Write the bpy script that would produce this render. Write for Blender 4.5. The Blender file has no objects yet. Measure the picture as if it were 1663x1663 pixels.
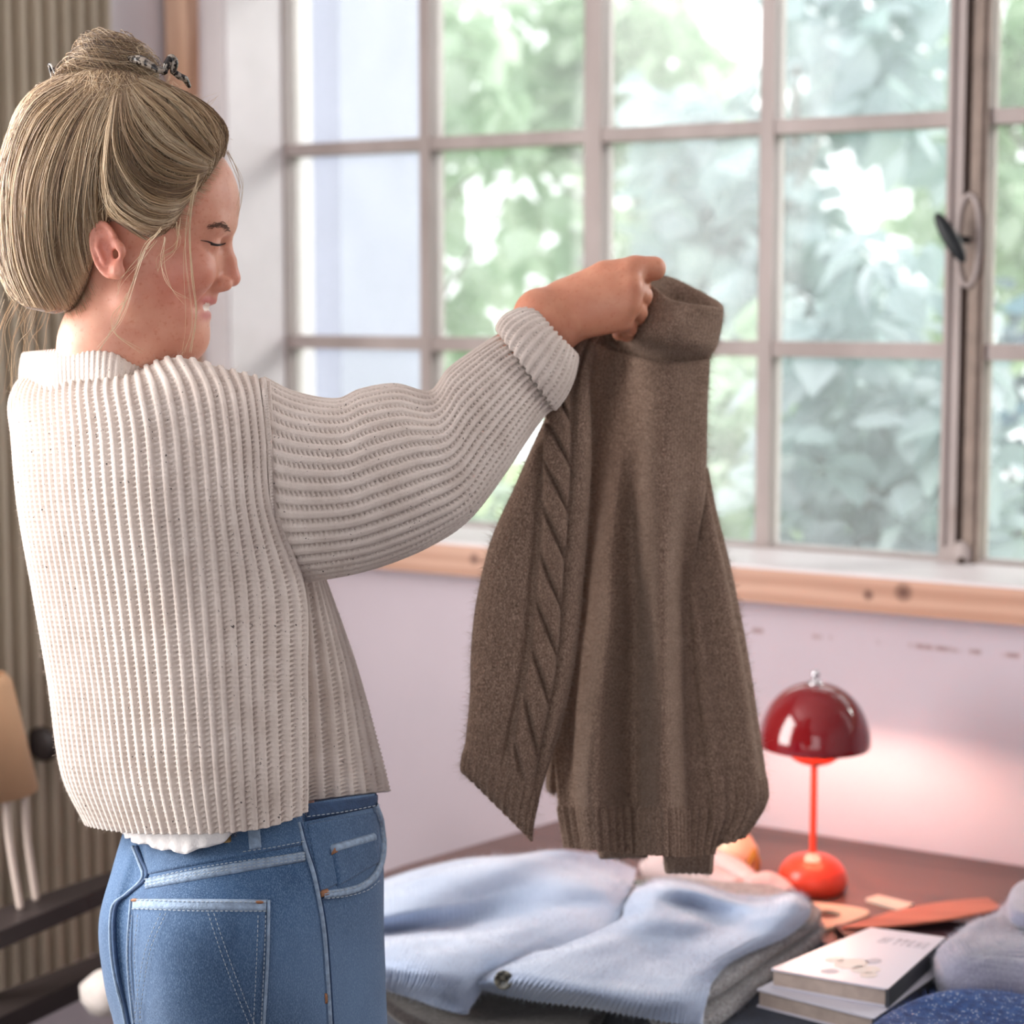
import bpy, bmesh, math, random
import numpy as np
from mathutils import Vector, Matrix
from mathutils.bvhtree import BVHTree

# ------------------------------------------------------------------ camera, world, light, exposure
scene = bpy.context.scene
COL = scene.collection
FOC, CX, CY, PITCH = 3000.0, 831.5, 769.0, math.radians(5.5)
EYE = np.array([0.0, 0.0, 1.58])
R_ = np.array([math.cos(math.radians(30)), 0.5, 0.0])
V0 = np.array([-0.5, math.cos(math.radians(30)), 0.0])
V_ = V0 * math.cos(PITCH) + np.array([0, 0, -math.sin(PITCH)])
U_ = np.cross(R_, V_)

cam_d = bpy.data.cameras.new('camera')
cam = bpy.data.objects.new('camera', cam_d)
COL.objects.link(cam)
cam.matrix_world = Matrix(((R_[0], U_[0], -V_[0], EYE[0]), (R_[1], U_[1], -V_[1], EYE[1]),
                           (R_[2], U_[2], -V_[2], EYE[2]), (0, 0, 0, 1)))
cam_d.sensor_width = 36.0
cam_d.lens = FOC / 1663.0 * 36.0
cam_d.shift_y = (CY - 831.5) / 1663.0
cam_d.clip_start = 0.05
cam_d.dof.use_dof = True
cam_d.dof.focus_distance = 1.74
cam_d.dof.aperture_fstop = 3.9
scene.camera = cam

world = bpy.data.worlds.new('overcast_sky')
scene.world = world
world.use_nodes = True
bg = world.node_tree.nodes['Background']
bg.inputs['Color'].default_value = (0.98, 0.985, 1.0, 1)
bg.inputs['Strength'].default_value = 2.4

def light(name, kind, loc, target, energy, color, size=1.0, size_y=None, spread=None):
    d = bpy.data.lights.new(name, kind)
    d.energy = energy
    d.color = color
    if kind == 'AREA':
        d.shape = 'RECTANGLE'
        d.size = size
        d.size_y = size_y or size
    elif kind == 'SUN':
        d.angle = size
    else:
        d.shadow_soft_size = size
    o = bpy.data.objects.new(name, d)
    COL.objects.link(o)
    o.location = loc
    o.rotation_euler = (Vector(target) - Vector(loc)).to_track_quat('-Z', 'Y').to_euler()
    return o

# daylight of the second window, in the left wall nearer the viewer, and of the panes above this window
light('left_window_daylight', 'AREA', (-2.28, 0.85, 1.65), (-0.9, 1.25, 1.35), 62.0, (1.0, 0.95, 0.91), 1.1, 1.5)
sun = light('sun', 'SUN', (6.0, 8.6, 5.3), (-0.9, 1.7, 1.3), 2.6, (1.0, 0.97, 0.93), math.radians(20))

scene.view_settings.view_transform = 'Standard'
scene.view_settings.look = 'None'
scene.view_settings.gamma = 1.0
scene.view_settings.use_curve_mapping = False
scene.view_settings.exposure = 0.0
scene.cycles.use_denoising = True
scene.cycles.sampling_pattern = 'TABULATED_SOBOL'
scene.cycles.max_bounces = 8
scene.cycles.transparent_max_bounces = 16

# ------------------------------------------------------------------ helpers
def P(px, py, d):
    px = np.asarray(px, float); py = np.asarray(py, float); d = np.asarray(d, float)
    a = (px - CX) / FOC; b = (CY - py) / FOC
    return EYE + d[..., None] * (V_ + a[..., None] * R_ + b[..., None] * U_)

def ray(px, py):
    return V_ + (px - CX) / FOC * R_ + (CY - py) / FOC * U_

def T(px, py, h):
    r = ray(px, py); return EYE + r * ((h - EYE[2]) / r[2])

def W(px, py, Y):
    r = ray(px, py); return EYE + r * ((Y - EYE[1]) / r[1])

def WX(px, py, X):
    r = ray(px, py); return EYE + r * ((X - EYE[0]) / r[0])

def srgb(r, g, b):
    f = lambda c: (c / 255 / 12.92) if c <= 10 else ((c / 255 + 0.055) / 1.055) ** 2.4
    return (f(r), f(g), f(b), 1.0)

def rng(seed):
    return np.random.default_rng(seed)

def setprops(o, label=None, cat=None, group=None, kind=None):
    if label: o['label'] = label
    if cat: o['category'] = cat
    if group: o['group'] = group
    if kind: o['kind'] = kind
    return o

def link(name, me, parent=None, **kw):
    o = bpy.data.objects.new(name, me)
    COL.objects.link(o)
    if parent is not None:
        o.parent = parent
        o.matrix_parent_inverse = parent.matrix_basis.inverted()
    return setprops(o, **kw)

def empty(name, loc, **kw):
    o = link(name, None, None, **kw)
    o.location = Vector(loc)
    o.empty_display_size = 0.05
    return o

def mesh(name, verts, faces, mat, smooth=True, uv=None, attrs=None):
    me = bpy.data.meshes.new(name)
    verts = np.asarray(verts, np.float32).reshape(-1, 3)
    if isinstance(faces, np.ndarray):
        nf, k = faces.shape
        me.vertices.add(len(verts)); me.vertices.foreach_set('co', verts.ravel())
        me.loops.add(nf * k); me.loops.foreach_set('vertex_index', faces.astype(np.int32).ravel())
        me.polygons.add(nf)
        me.polygons.foreach_set('loop_start', np.arange(0, nf * k, k, dtype=np.int32))
        me.update(calc_edges=True)
    else:
        me.from_pydata([tuple(map(float, v)) for v in verts], [], faces)
        me.update()
    me.polygons.foreach_set('use_smooth', np.full(len(me.polygons), smooth))
    if uv is not None:
        li = np.empty(len(me.loops), np.int32); me.loops.foreach_get('vertex_index', li)
        me.uv_layers.new(name='UVMap').data.foreach_set('uv', np.asarray(uv, np.float32)[li].ravel())
    for k_, a in (attrs or {}).items():
        a = np.asarray(a, np.float32)
        if a.ndim == 1:
            me.attributes.new(k_, 'FLOAT', 'POINT').data.foreach_set('value', a)
        else:
            me.attributes.new(k_, 'FLOAT_COLOR', 'POINT').data.foreach_set('color', a.ravel())
    if mat: me.materials.append(mat)
    return me

def bm_mesh(name, bm, mat, smooth=False, bevel=0.0, seg=2):
    if bevel > 0:
        bmesh.ops.bevel(bm, geom=[e for e in bm.edges if e.calc_face_angle(0) > 0.6], offset=bevel,
                        segments=seg, affect='EDGES', profile=0.6)
    bmesh.ops.recalc_face_normals(bm, faces=bm.faces)
    me = bpy.data.meshes.new(name)
    bm.to_mesh(me); bm.free()
    me.polygons.foreach_set('use_smooth', np.full(len(me.polygons), smooth))
    me.materials.append(mat)
    return me

def add_hexa(bm, c):          # 8 corners: bottom 4, top 4
    v = [bm.verts.new(tuple(map(float, p))) for p in c]
    for f in ((3, 2, 1, 0), (4, 5, 6, 7), (0, 1, 5, 4), (1, 2, 6, 5), (2, 3, 7, 6), (3, 0, 4, 7)):
        bm.faces.new([v[i] for i in f])

def box_corners(x0, x1, y0, y1, z0, z1):
    return [(x0, y0, z0), (x1, y0, z0), (x1, y1, z0), (x0, y1, z0), (x0, y0, z1), (x1, y0, z1), (x1, y1, z1), (x0, y1, z1)]

def box(name, b, mat, parent=None, bevel=0.003, **kw):
    bm = bmesh.new(); add_hexa(bm, box_corners(*b))
    return link(name, bm_mesh(name, bm, mat, bevel=bevel), parent, **kw)

def hexa(name, corners, mat, parent=None, bevel=0.0, smooth=False, **kw):
    bm = bmesh.new(); add_hexa(bm, corners)
    return link(name, bm_mesh(name, bm, mat, bevel=bevel, smooth=smooth), parent, **kw)

def slab(name, top, thick, mat, parent=None, bevel=0.0, **kw):
    """horizontal polygon (list of xyz) with thickness downwards"""
    bm = bmesh.new()
    a = [bm.verts.new(tuple(map(float, p))) for p in top]
    b = [bm.verts.new((float(p[0]), float(p[1]), float(p[2]) - thick)) for p in top]
    bm.faces.new(a); bm.faces.new(b[::-1])
    n = len(a)
    for i in range(n): bm.faces.new((a[i], b[i], b[(i + 1) % n], a[(i + 1) % n]))
    return link(name, bm_mesh(name, bm, mat, bevel=bevel), parent, **kw)

def lathe(prof, center, seg=48):
    prof = np.array(prof, float)
    th = np.linspace(0, 2 * math.pi, seg, endpoint=False)
    v = np.stack([prof[:, None, 0] * np.cos(th), prof[:, None, 0] * np.sin(th), np.repeat(prof[:, 1:2], seg, 1)], -1) + np.array(center)
    n = len(prof)
    i, j = np.meshgrid(np.arange(n - 1), np.arange(seg), indexing='ij')
    q = lambda a, b: a * seg + b % seg
    f = np.stack([q(i, j), q(i, j + 1), q(i + 1, j + 1), q(i + 1, j)], -1).reshape(-1, 4)
    return v.reshape(-1, 3), f

def lathe_obj(name, prof, center, mat, parent=None, seg=48, **kw):
    v, f = lathe(prof, center, seg)
    return link(name, mesh(name, v, f, mat), parent, **kw)

def catmull(Pc, u, closed):
    """Pc (n, ...) control; u in [0, n-1] or [0, n] closed"""
    n = len(Pc)
    if closed:
        i = np.floor(u).astype(int); t = u - i
        g = lambda k: Pc[(i + k) % n]
    else:
        i = np.clip(np.floor(u).astype(int), 0, n - 2); t = u - i
        ext = np.concatenate([[2 * Pc[0] - Pc[1]], Pc, [2 * Pc[-1] - Pc[-2]]])
        g = lambda k: ext[np.clip(i + k + 1, 0, n + 1)]
    sh = (-1,) + (1,) * (Pc.ndim - 1)
    t = t.reshape(sh)
    p0, p1, p2, p3 = g(-1), g(0), g(1), g(2)
    return 0.5 * (2 * p1 + (p2 - p0) * t + (2 * p0 - 5 * p1 + 4 * p2 - p3) * t ** 2 + (3 * p1 - p0 - 3 * p2 + p3) * t ** 3)

def spline(pts, n, closed=False):
    pts = np.array(pts, float)
    m = len(pts) if closed else len(pts) - 1
    d = catmull(pts, np.linspace(0, m, 40 * m + 1) if not closed else np.linspace(0, m - 1e-9, 40 * m + 1), closed)
    L = np.concatenate([[0], np.cumsum(np.linalg.norm(np.diff(d, axis=0), axis=1))])
    s = np.linspace(0, L[-1], n + 1)[:-1] if closed else np.linspace(0, L[-1], n)
    return np.stack([np.interp(s, L, d[:, k]) for k in range(d.shape[1])], -1)

def param_u(G, n, closed):
    """resample axis 0 of control grid G(k, m, 3) by mean arc length -> u params and lengths"""
    m = len(G) if closed else len(G) - 1
    uu = np.linspace(0, m - (1e-9 if closed else 0), 30 * m + 1)
    d = catmull(G, uu, closed)
    L = np.concatenate([[0], np.cumsum(np.linalg.norm(np.diff(d, axis=0), axis=2).mean(1))])
    s = np.linspace(0, L[-1], n + 1)[:-1] if closed else np.linspace(0, L[-1], n)
    return np.interp(s, L, uu), s, L[-1]

def grid_normals(X, closed_u):
    if closed_u:
        du = np.roll(X, -1, 0) - np.roll(X, 1, 0)
    else:
        du = np.gradient(X, axis=0)
    dv = np.gradient(X, axis=1)
    n = np.cross(du, dv)
    return n / (np.linalg.norm(n, axis=2, keepdims=True) + 1e-12)

def loft_grid(ctrl, res_u, res_v, closed_u, nu=None, nv=None):
    """ctrl (rows v, cols u, 3) in world. returns X (nu, nv, 3), s (nu), t (nv)"""
    G = np.array(ctrl, float).transpose(1, 0, 2)            # (u, v, 3)
    _, _, Lu = param_u(G, 4, closed_u)
    _, _, Lv = param_u(G.transpose(1, 0, 2), 4, False)
    nu = nu or max(4, int(Lu / res_u)); nv = nv or max(3, int(Lv / res_v))
    pu, s, _ = param_u(G, nu, closed_u)
    A = catmull(G, pu, closed_u)
    pv, t, _ = param_u(G.transpose(1, 0, 2), nv, False)
    X = catmull(A.transpose(1, 0, 2), pv, False).transpose(1, 0, 2)
    return X, s, t

def grid_faces(nu, nv, closed_u, flip=False):
    iu = np.arange(nu if closed_u else nu - 1)
    i, j = np.meshgrid(iu, np.arange(nv - 1), indexing='ij')
    q = lambda a, b: (a % nu) * nv + b
    f = np.stack([q(i, j), q(i + 1, j), q(i + 1, j + 1), q(i, j + 1)], -1).reshape(-1, 4)
    return f[:, ::-1].copy() if flip else f

def grid_mesh(name, X, s, t, closed_u, mat, flip=False, uvscale=(1, 1), thick=0.0, attrs=None):
    nu, nv = X.shape[:2]
    V = X.reshape(-1, 3); F = grid_faces(nu, nv, closed_u, flip)
    uv = np.stack(np.meshgrid(s * uvscale[0], t * uvscale[1], indexing='ij'), -1).reshape(-1, 2)
    if thick:
        N = grid_normals(X, closed_u).reshape(-1, 3) * (-1 if flip else 1)
        V2 = V - N * thick
        n = len(V); F2 = F[:, ::-1] + n
        idx = np.arange(n).reshape(nu, nv)
        loops = []
        if closed_u:
            loops += [np.append(idx[:, 0], idx[0, 0]), np.append(idx[:, -1], idx[0, -1])[::-1]]
        else:
            loops += [np.concatenate([idx[:, 0], idx[-1, 1:], idx[::-1, -1][1:], idx[0, ::-1][1:]])]
        side = []
        for lp in loops:
            a, b = lp[:-1], lp[1:]
            q = np.stack([a, a + n, b + n, b], -1)
            side.append(q[:, ::-1] if flip else q)
        F = np.concatenate([F, F2] + side); V = np.concatenate([V, V2]); uv = np.concatenate([uv, uv])
        if attrs: attrs = {k: np.concatenate([a, a]) for k, a in attrs.items()}
    return mesh(name, V, F, mat, uv=uv, attrs=attrs)

def noise3(p, freq, seed=0, octaves=1):
    """cheap smooth pseudo noise from sines, p (...,3) -> ~[-1,1]"""
    r = rng(seed); out = 0; amp = 1.0; tot = 0
    for o in range(octaves):
        for k in range(5):
            d = r.normal(size=3); d /= np.linalg.norm(d)
            out = out + amp * np.sin((p @ d) * freq * (1 + 0.5 * r.random()) * 2 ** o + r.random() * 6.28)
            tot += amp * 0.6
        amp *= 0.5
    return out / tot

def tubes(polys, rad, sides=3, taper=None):
    """polys (N, M, 3), rad (N,) or (N,M) -> verts, faces, per-vertex strand index"""
    polys = np.asarray(polys, float); N, M = polys.shape[:2]
    rad = np.broadcast_to(np.asarray(rad, float).reshape(N, -1), (N, M)).copy()
    if taper is not None: rad *= np.asarray(taper)[None]
    t = np.gradient(polys, axis=1); t /= np.linalg.norm(t, axis=2, keepdims=True) + 1e-12
    ref = np.zeros_like(t); ax = np.abs(t.mean(1)).argmin(1); ref[np.arange(N)[:, None], np.arange(M)[None], ax[:, None]] = 1
    a = np.cross(t, ref); a /= np.linalg.norm(a, axis=2, keepdims=True) + 1e-12
    b = np.cross(t, a)
    th = np.arange(sides) * 2 * math.pi / sides
    v = polys[:, :, None] + rad[..., None, None] * (np.cos(th)[:, None] * a[:, :, None] + np.sin(th)[:, None] * b[:, :, None])
    i, j, k = np.meshgrid(np.arange(N), np.arange(M - 1), np.arange(sides), indexing='ij')
    q = lambda i, j, k: (i * M + j) * sides + k % sides
    f = np.stack([q(i, j, k), q(i, j, k + 1), q(i, j + 1, k + 1), q(i, j + 1, k)], -1).reshape(-1, 4)
    return v.reshape(-1, 3), f, np.repeat(np.arange(N), M * sides)

def tube_obj(name, pts, r, mat, parent=None, sides=10, n=None, closed=False, **kw):
    p = spline(pts, n or 12 * len(pts), closed)
    if closed: p = np.concatenate([p, p[:1]])
    M = len(p)
    rr = np.interp(np.linspace(0, 1, M), np.linspace(0, 1, len(r)), r) if np.ndim(r) else np.full(M, r)
    if not closed:                                          # round caps
        d0 = (p[0] - p[1]) / np.linalg.norm(p[0] - p[1]); d1 = (p[-1] - p[-2]) / np.linalg.norm(p[-1] - p[-2])
        c = [1.0, 0.8, 0.5, 0.02]; rc = [0.0, 0.6, 0.87, 1.0]
        pre = [p[0] + d0 * rr[0] * k for k in c]; post = [p[-1] + d1 * rr[-1] * k for k in c[::-1]]
        p = np.concatenate([pre, p, post]); rr = np.concatenate([rr[0] * np.array(rc), rr, rr[-1] * np.array(rc[::-1])])
    v, f, _ = tubes(p[None], rr[None], sides)
    return link(name, mesh(name, v, f, mat), parent, **kw)

def bvh_of(me):
    n = len(me.vertices); co = np.empty(n * 3, np.float32); me.vertices.foreach_get('co', co)
    return BVHTree.FromPolygons([Vector(c) for c in co.reshape(-1, 3)], [p.vertices[:] for p in me.polygons])

def hit(bvh, px, py):
    r = ray(px, py)
    h = bvh.ray_cast(Vector(EYE), Vector(r))
    if h[0] is None:
        return None, None
    n = h[1]
    if n.dot(Vector(r)) > 0: n = -n
    return np.array(h[0]), np.array(n)

def project_line(bvh, pts, n, off):
    p = spline(pts, n); out = []
    for q in p:
        h, nn = hit(bvh, q[0], q[1])
        if h is not None: out.append(h + nn * off)
    return np.array(out)

# ------------------------------------------------------------------ materials
class NT:
    def __init__(self, name):
        self.m = bpy.data.materials.new(name); self.m.use_nodes = True
        self.t = self.m.node_tree; self.n = self.t.nodes; self.b = self.n['Principled BSDF']
        self.out = self.n['Material Output']
    def add(self, kind, **kw):
        x = self.n.new(kind)
        for k, v in kw.items():
            if k in x.inputs: x.inputs[k].default_value = v
            else: setattr(x, k, v)
        return x
    def l(self, a, b): self.t.links.new(a, b)
    def math(self, op, a, b=None, c=None, clamp=False):
        x = self.n.new('ShaderNodeMath'); x.operation = op; x.use_clamp = clamp
        for i, v in enumerate((a, b, c)):
            if v is None: continue
            if hasattr(v, 'is_linked'): self.l(v, x.inputs[i])
            else: x.inputs[i].default_value = v
        return x.outputs[0]
    def noise(self, scale, detail=3, vec=None, rough=0.5, coord='Object', mapping=None):
        x = self.n.new('ShaderNodeTexNoise'); x.inputs['Scale'].default_value = scale
        x.inputs['Detail'].default_value = detail; x.inputs['Roughness'].default_value = rough
        if vec is None: vec = self.coord(coord, mapping)
        self.l(vec, x.inputs['Vector'])
        return x.outputs[0]
    def coord(self, which='Object', scale=None):
        tc = self.n.new('ShaderNodeTexCoord'); v = tc.outputs[which]
        if scale:
            mp = self.n.new('ShaderNodeMapping'); mp.inputs['Scale'].default_value = scale
            self.l(v, mp.inputs['Vector']); v = mp.outputs[0]
        return v
    def ramp(self, fac, stops, interp='LINEAR'):
        x = self.n.new('ShaderNodeValToRGB'); e = x.color_ramp.elements; x.color_ramp.interpolation = interp
        while len(e) < len(stops): e.new(0.5)
        for el, (p, c) in zip(e, stops): el.position = p; el.color = c
        self.l(fac, x.inputs[0]); return x.outputs[0]
    def mix(self, fac, a, b, blend='MIX'):
        x = self.n.new('ShaderNodeMix'); x.data_type = 'RGBA'; x.blend_type = blend
        for s, v in ((x.inputs[0], fac), (x.inputs[6], a), (x.inputs[7], b)):
            if hasattr(v, 'is_linked'): self.l(v, s)
            else: s.default_value = v
        return x.outputs[2]
    def bump(self, h, strength=0.3, dist=0.002, normal=None):
        x = self.n.new('ShaderNodeBump'); x.inputs['Strength'].default_value = strength
        x.inputs['Distance'].default_value = dist; self.l(h, x.inputs['Height'])
        if normal: self.l(normal, x.inputs['Normal'])
        return x.outputs[0]
    def set(self, **kw):
        for k, v in kw.items():
            s = self.b.inputs[k.replace('_', ' ')]
            if hasattr(v, 'is_linked'): self.l(v, s)
            else: s.default_value = v
        return self

def simple(name, col, rough=0.5, metal=0.0, var=0.06, scale=8.0, bump=0.0, bscale=60, coat=0.0):
    m = NT(name)
    nz = m.noise(scale, 4)
    dark = tuple(c * (1 - var) for c in col[:3]) + (1,); lite = tuple(min(1, c * (1 + var)) for c in col[:3]) + (1,)
    m.set(Base_Color=m.ramp(nz, [(0.3, dark), (0.7, lite)]), Roughness=rough, Metallic=metal, Coat_Weight=coat)
    if bump: m.set(Normal=m.bump(m.noise(bscale, 3), bump, 0.002))
    return m.m

def fibre(name, col, tr=0.5, rough=0.6):
    m = NT(name)
    m.set(Base_Color=col, Roughness=rough)
    tl = m.add('ShaderNodeBsdfTranslucent'); tl.inputs['Color'].default_value = col
    mx = m.add('ShaderNodeMixShader'); mx.inputs[0].default_value = tr
    m.l(m.b.outputs[0], mx.inputs[1]); m.l(tl.outputs[0], mx.inputs[2]); m.l(mx.outputs[0], m.out.inputs['Surface'])
    return m.m

def fabric(name, c0, c1, fleck=None, fleck_amt=0.66, nscale=60, bump=0.5, bscale=420, sheen=0.35, sparkle=None):
    m = NT(name)
    col = m.ramp(m.noise(nscale, 4), [(0.3, c0), (0.7, c1)])
    if fleck is not None:
        f = m.ramp(m.noise(260, 2), [(fleck_amt, (0, 0, 0, 1)), (fleck_amt + 0.04, (1, 1, 1, 1))])
        col = m.mix(f, col, fleck)
    rough = 0.9
    m.set(Base_Color=col, Roughness=rough, Sheen_Weight=sheen, Sheen_Roughness=0.4, Specular_IOR_Level=0.15)
    m.b.inputs['Sheen Tint'].default_value = (1, 0.97, 0.94, 1)
    m.set(Normal=m.bump(m.noise(bscale, 3), bump, 0.0015))
    if sparkle:
        vo = m.add('ShaderNodeTexVoronoi'); vo.inputs['Scale'].default_value = sparkle
        m.l(m.coord('Object'), vo.inputs['Vector'])
        sp = m.math('MULTIPLY', m.math('LESS_THAN', vo.outputs['Distance'], 0.22), m.math('GREATER_THAN', m.noise(90, 1), 0.5))
        m.set(Metallic=sp, Base_Color=m.mix(sp, col, srgb(225, 235, 245)), Roughness=m.math('SUBTRACT', 0.9, m.math('MULTIPLY', sp, 0.62)))
    return m.m

def wood(name, c0, c1, scale=(1, 12, 12), rough=0.5, knots=None):
    m = NT(name)
    v = m.coord('Object', scale)
    w = m.add('ShaderNodeTexWave', wave_type='BANDS', bands_direction='Z'); w.inputs['Scale'].default_value = 1.2
    w.inputs['Distortion'].default_value = 5.0; w.inputs['Detail'].default_value = 3.0; w.inputs['Detail Scale'].default_value = 1.5
    m.l(v, w.inputs['Vector'])
    fac = m.math('ADD', m.math('MULTIPLY', w.outputs[0], 0.5), m.math('MULTIPLY', m.noise(3, 6, v), 0.5))
    col = m.ramp(fac, [(0.25, c0), (0.75, c1)])
    if knots:
        geo = m.add('ShaderNodeNewGeometry')
        for k, r in knots:
            vm = m.add('ShaderNodeVectorMath', operation='DISTANCE'); m.l(geo.outputs['Position'], vm.inputs[0])
            vm.inputs[1].default_value = tuple(map(float, k))
            f = m.math('SUBTRACT', 1.0, m.math('DIVIDE', vm.outputs['Value'], r), clamp=True)
            col = m.mix(m.math('POWER', f, 0.6), col, srgb(88, 50, 38))
    m.set(Base_Color=col, Roughness=rough, Normal=m.bump(fac, 0.15, 0.001))
    return m.m
# ------------------------------------------------------------------ room
WALLY, WINY, LEFTX = 2.72, 2.90, -2.30
def paint_wall():
    m = NT('lilac_plaster')
    n1 = m.noise(2.5, 5); n2 = m.noise(90, 3)
    col = m.ramp(n1, [(0.3, srgb(196, 184, 194)), (0.7, srgb(205, 193, 202))])
    geo = m.add('ShaderNodeNewGeometry'); sx = m.add('ShaderNodeSeparateXYZ'); m.l(geo.outputs['Position'], sx.inputs[0])
    # chipped paint in a broken row below the sill board
    band = m.math('SUBTRACT', 1.0, m.math('DIVIDE', m.math('ABSOLUTE', m.math('SUBTRACT', sx.outputs['Z'], 1.047)), 0.006), clamp=True)
    right = m.math('GREATER_THAN', sx.outputs['X'], -1.2)
    chips = m.ramp(m.noise(26, 3, mapping=(1, 1, 0.3)), [(0.52, (0, 0, 0, 1)), (0.6, (1, 1, 1, 1))])
    f = m.math('MULTIPLY', m.math('MULTIPLY', band, right), chips)
    m.set(Base_Color=m.mix(f, col, srgb(150, 120, 118)), Roughness=0.75, Normal=m.bump(n2, 0.12, 0.001))
    return m.m
M_wall = paint_wall()
M_wall2 = simple('grey_lilac_paint', srgb(216, 211, 216), 0.8, bump=0.1)
M_white = simple('white_gloss_paint', srgb(226, 220, 222), 0.4, bump=0.08, bscale=25)

def old_paint():
    m = NT('weathered_window_paint')
    n1 = m.noise(9, 5, mapping=(1, 1, 0.35)); n2 = m.noise(40, 4, mapping=(1, 1, 0.15))
    col = m.ramp(n1, [(0.3, srgb(150, 138, 134)), (0.72, srgb(178, 166, 163))])
    st = m.ramp(n2, [(0.66, (0, 0, 0, 1)), (0.78, (1, 1, 1, 1))])
    col = m.mix(m.math('MULTIPLY', st, 0.6), col, srgb(120, 96, 84))
    m.set(Base_Color=col, Roughness=0.55, Normal=m.bump(n2, 0.25, 0.001))
    return m.m
M_frame = old_paint()
M_groove = simple('grimy_groove', srgb(84, 66, 56), 0.8, var=0.4, scale=30)

sz = 1.13
# sill levels from the photograph, at the plane of the wall
SILL_TOP = float(W(1400, 935, WALLY - 0.03)[2])
SILL_BOT = float(W(1400, 990, WALLY - 0.03)[2])
wx0, wx1 = -2.165, 0.6
WTOP = 2.5
# wall pieces around the opening
wall = empty('wall_front', (0, WALLY, 0), kind='structure')
box('wall_below_window', (LEFTX, 2.6, WALLY, WALLY + 0.25, 0, SILL_BOT + 0.02), M_wall, wall, 0)
box('wall_beside_window', (LEFTX, wx0, WALLY, WALLY + 0.25, SILL_BOT + 0.02, 2.7), M_wall2, wall, 0)
box('wall_above_window', (wx0, 2.6, WALLY, WALLY + 0.25, WTOP, 2.7), M_wall2, wall, 0)
box('wall_beside_window', (wx1, 2.6, WALLY, WALLY + 0.25, SILL_BOT + 0.02, WTOP), M_wall2, wall, 0)
wl = empty('wall_left', (LEFTX, 1.0, 0), kind='structure')
for b_ in ((LEFTX - 0.12, LEFTX, 1.5, WALLY + 0.25, 0, 2.7), (LEFTX - 0.12, LEFTX, -1.5, 0.2, 0, 2.7), (LEFTX - 0.12, LEFTX, 0.2, 1.5, 0, 0.85), (LEFTX - 0.12, LEFTX, 0.2, 1.5, 2.45, 2.7)):
    box('wall_section', b_, M_wall2, wl, 0)
box('wall_right', (2.6, 2.72, -1.5, WALLY + 0.25, 0, 2.7), M_wall2, None, 0, kind='structure')
wb = empty('wall_back', (0.2, -1.5, 0), kind='structure')
for b_ in ((LEFTX - 0.12, 2.72, -1.62, -1.5, 0, 0.85), (LEFTX - 0.12, 2.72, -1.62, -1.5, 2.35, 2.7), (LEFTX - 0.12, -1.7, -1.62, -1.5, 0.85, 2.35), (1.5, 2.72, -1.62, -1.5, 0.85, 2.35)):
    box('wall_section', b_, M_wall2, wb, 0)
box('ceiling', (LEFTX - 0.12, 2.72, -1.5, WALLY + 0.25, 2.7, 2.8), M_white, None, 0, kind='structure')
M_floor = wood('dark_floorboards', srgb(70, 56, 50), srgb(96, 76, 66), (1, 9, 9), 0.5)
floor = empty('floor', (0, 0, 0), kind='structure')
for k in range(30):
    y0 = -1.5 + k * 0.142
    box('floorboard', (LEFTX, 2.6, y0, y0 + 0.139, -0.03, 0.0), M_floor, floor, 0.002)
box('subfloor', (LEFTX, 2.6, -1.5, WALLY, -0.06, -0.03), M_groove, floor, 0)

# trims left of the window
M_pine = wood('pine_post', srgb(214, 170, 140), srgb(232, 194, 166), (9, 9, 0.8), 0.5)
xa, xb = W(291, 200, WALLY)[0], W(325, 200, WALLY)[0]
box('trim_1', (xa, xb, WALLY - 0.035, WALLY, 0, 2.7), M_pine, None, 0.003, kind='structure')
xc, xd = W(346, 200, WALLY)[0], wx0
box('trim_2', (xc, xd, WALLY - 0.022, WALLY + 0.02, SILL_BOT + 0.02, 2.4), M_white, None, 0.004, kind='structure')
box('trim_3', (wx0 - 0.012, wx0 + 0.004, WALLY - 0.015, WINY + 0.03, SILL_TOP - 0.01, WTOP), M_white, None, 0.002, kind='structure')
# sill: white board and pine apron
kn = [(W(1467, 962, WALLY - 0.045), 0.016), (W(1410, 966, WALLY - 0.045), 0.010), (W(770, 908, WALLY - 0.045), 0.011)]
M_apron = wood('pine_board', srgb(184, 140, 118), srgb(206, 164, 142), (0.7, 6, 9), 0.45, kn)
box('trim_4', (wx0 - 0.09, 0.7, WALLY - 0.045, WALLY + 0.02, SILL_BOT, SILL_TOP), M_apron, None, 0.003, kind='structure')
box('trim_5', (wx0, wx1, WALLY - 0.044, WINY + 0.04, SILL_TOP, SILL_TOP + 0.006), M_white, None, 0.002, kind='structure')

# ------------------------------------------------------------------ window
def glass():
    m = NT('window_glass')
    tr = m.add('ShaderNodeBsdfTransparent'); gl = m.add('ShaderNodeBsdfGlossy', Roughness=0.03)
    tr.inputs['Color'].default_value = (0.97, 0.985, 0.98, 1)
    lw = m.add('ShaderNodeFresnel', IOR=1.25)
    mx = m.add('ShaderNodeMixShader'); m.l(lw.outputs[0], mx.inputs[0]); m.l(tr.outputs[0], mx.inputs[1]); m.l(gl.outputs[0], mx.inputs[2])
    tl = m.add('ShaderNodeBsdfTranslucent'); tl.inputs['Color'].default_value = (0.96, 0.97, 1.0, 1)      # pale haze put into the panes to veil the view
    dm = m.add('ShaderNodeMixShader'); dm.inputs[0].default_value = 0.085
    m.l(mx.outputs[0], dm.inputs[1]); m.l(tl.outputs[0], dm.inputs[2]); m.l(dm.outputs[0], m.out.inputs['Surface'])
    return m.m
M_glass = glass()
window = empty('window_1', (-1.3, WINY, SILL_TOP), kind='structure')
X = lambda px: float(W(px, 400, WINY)[0])
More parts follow.
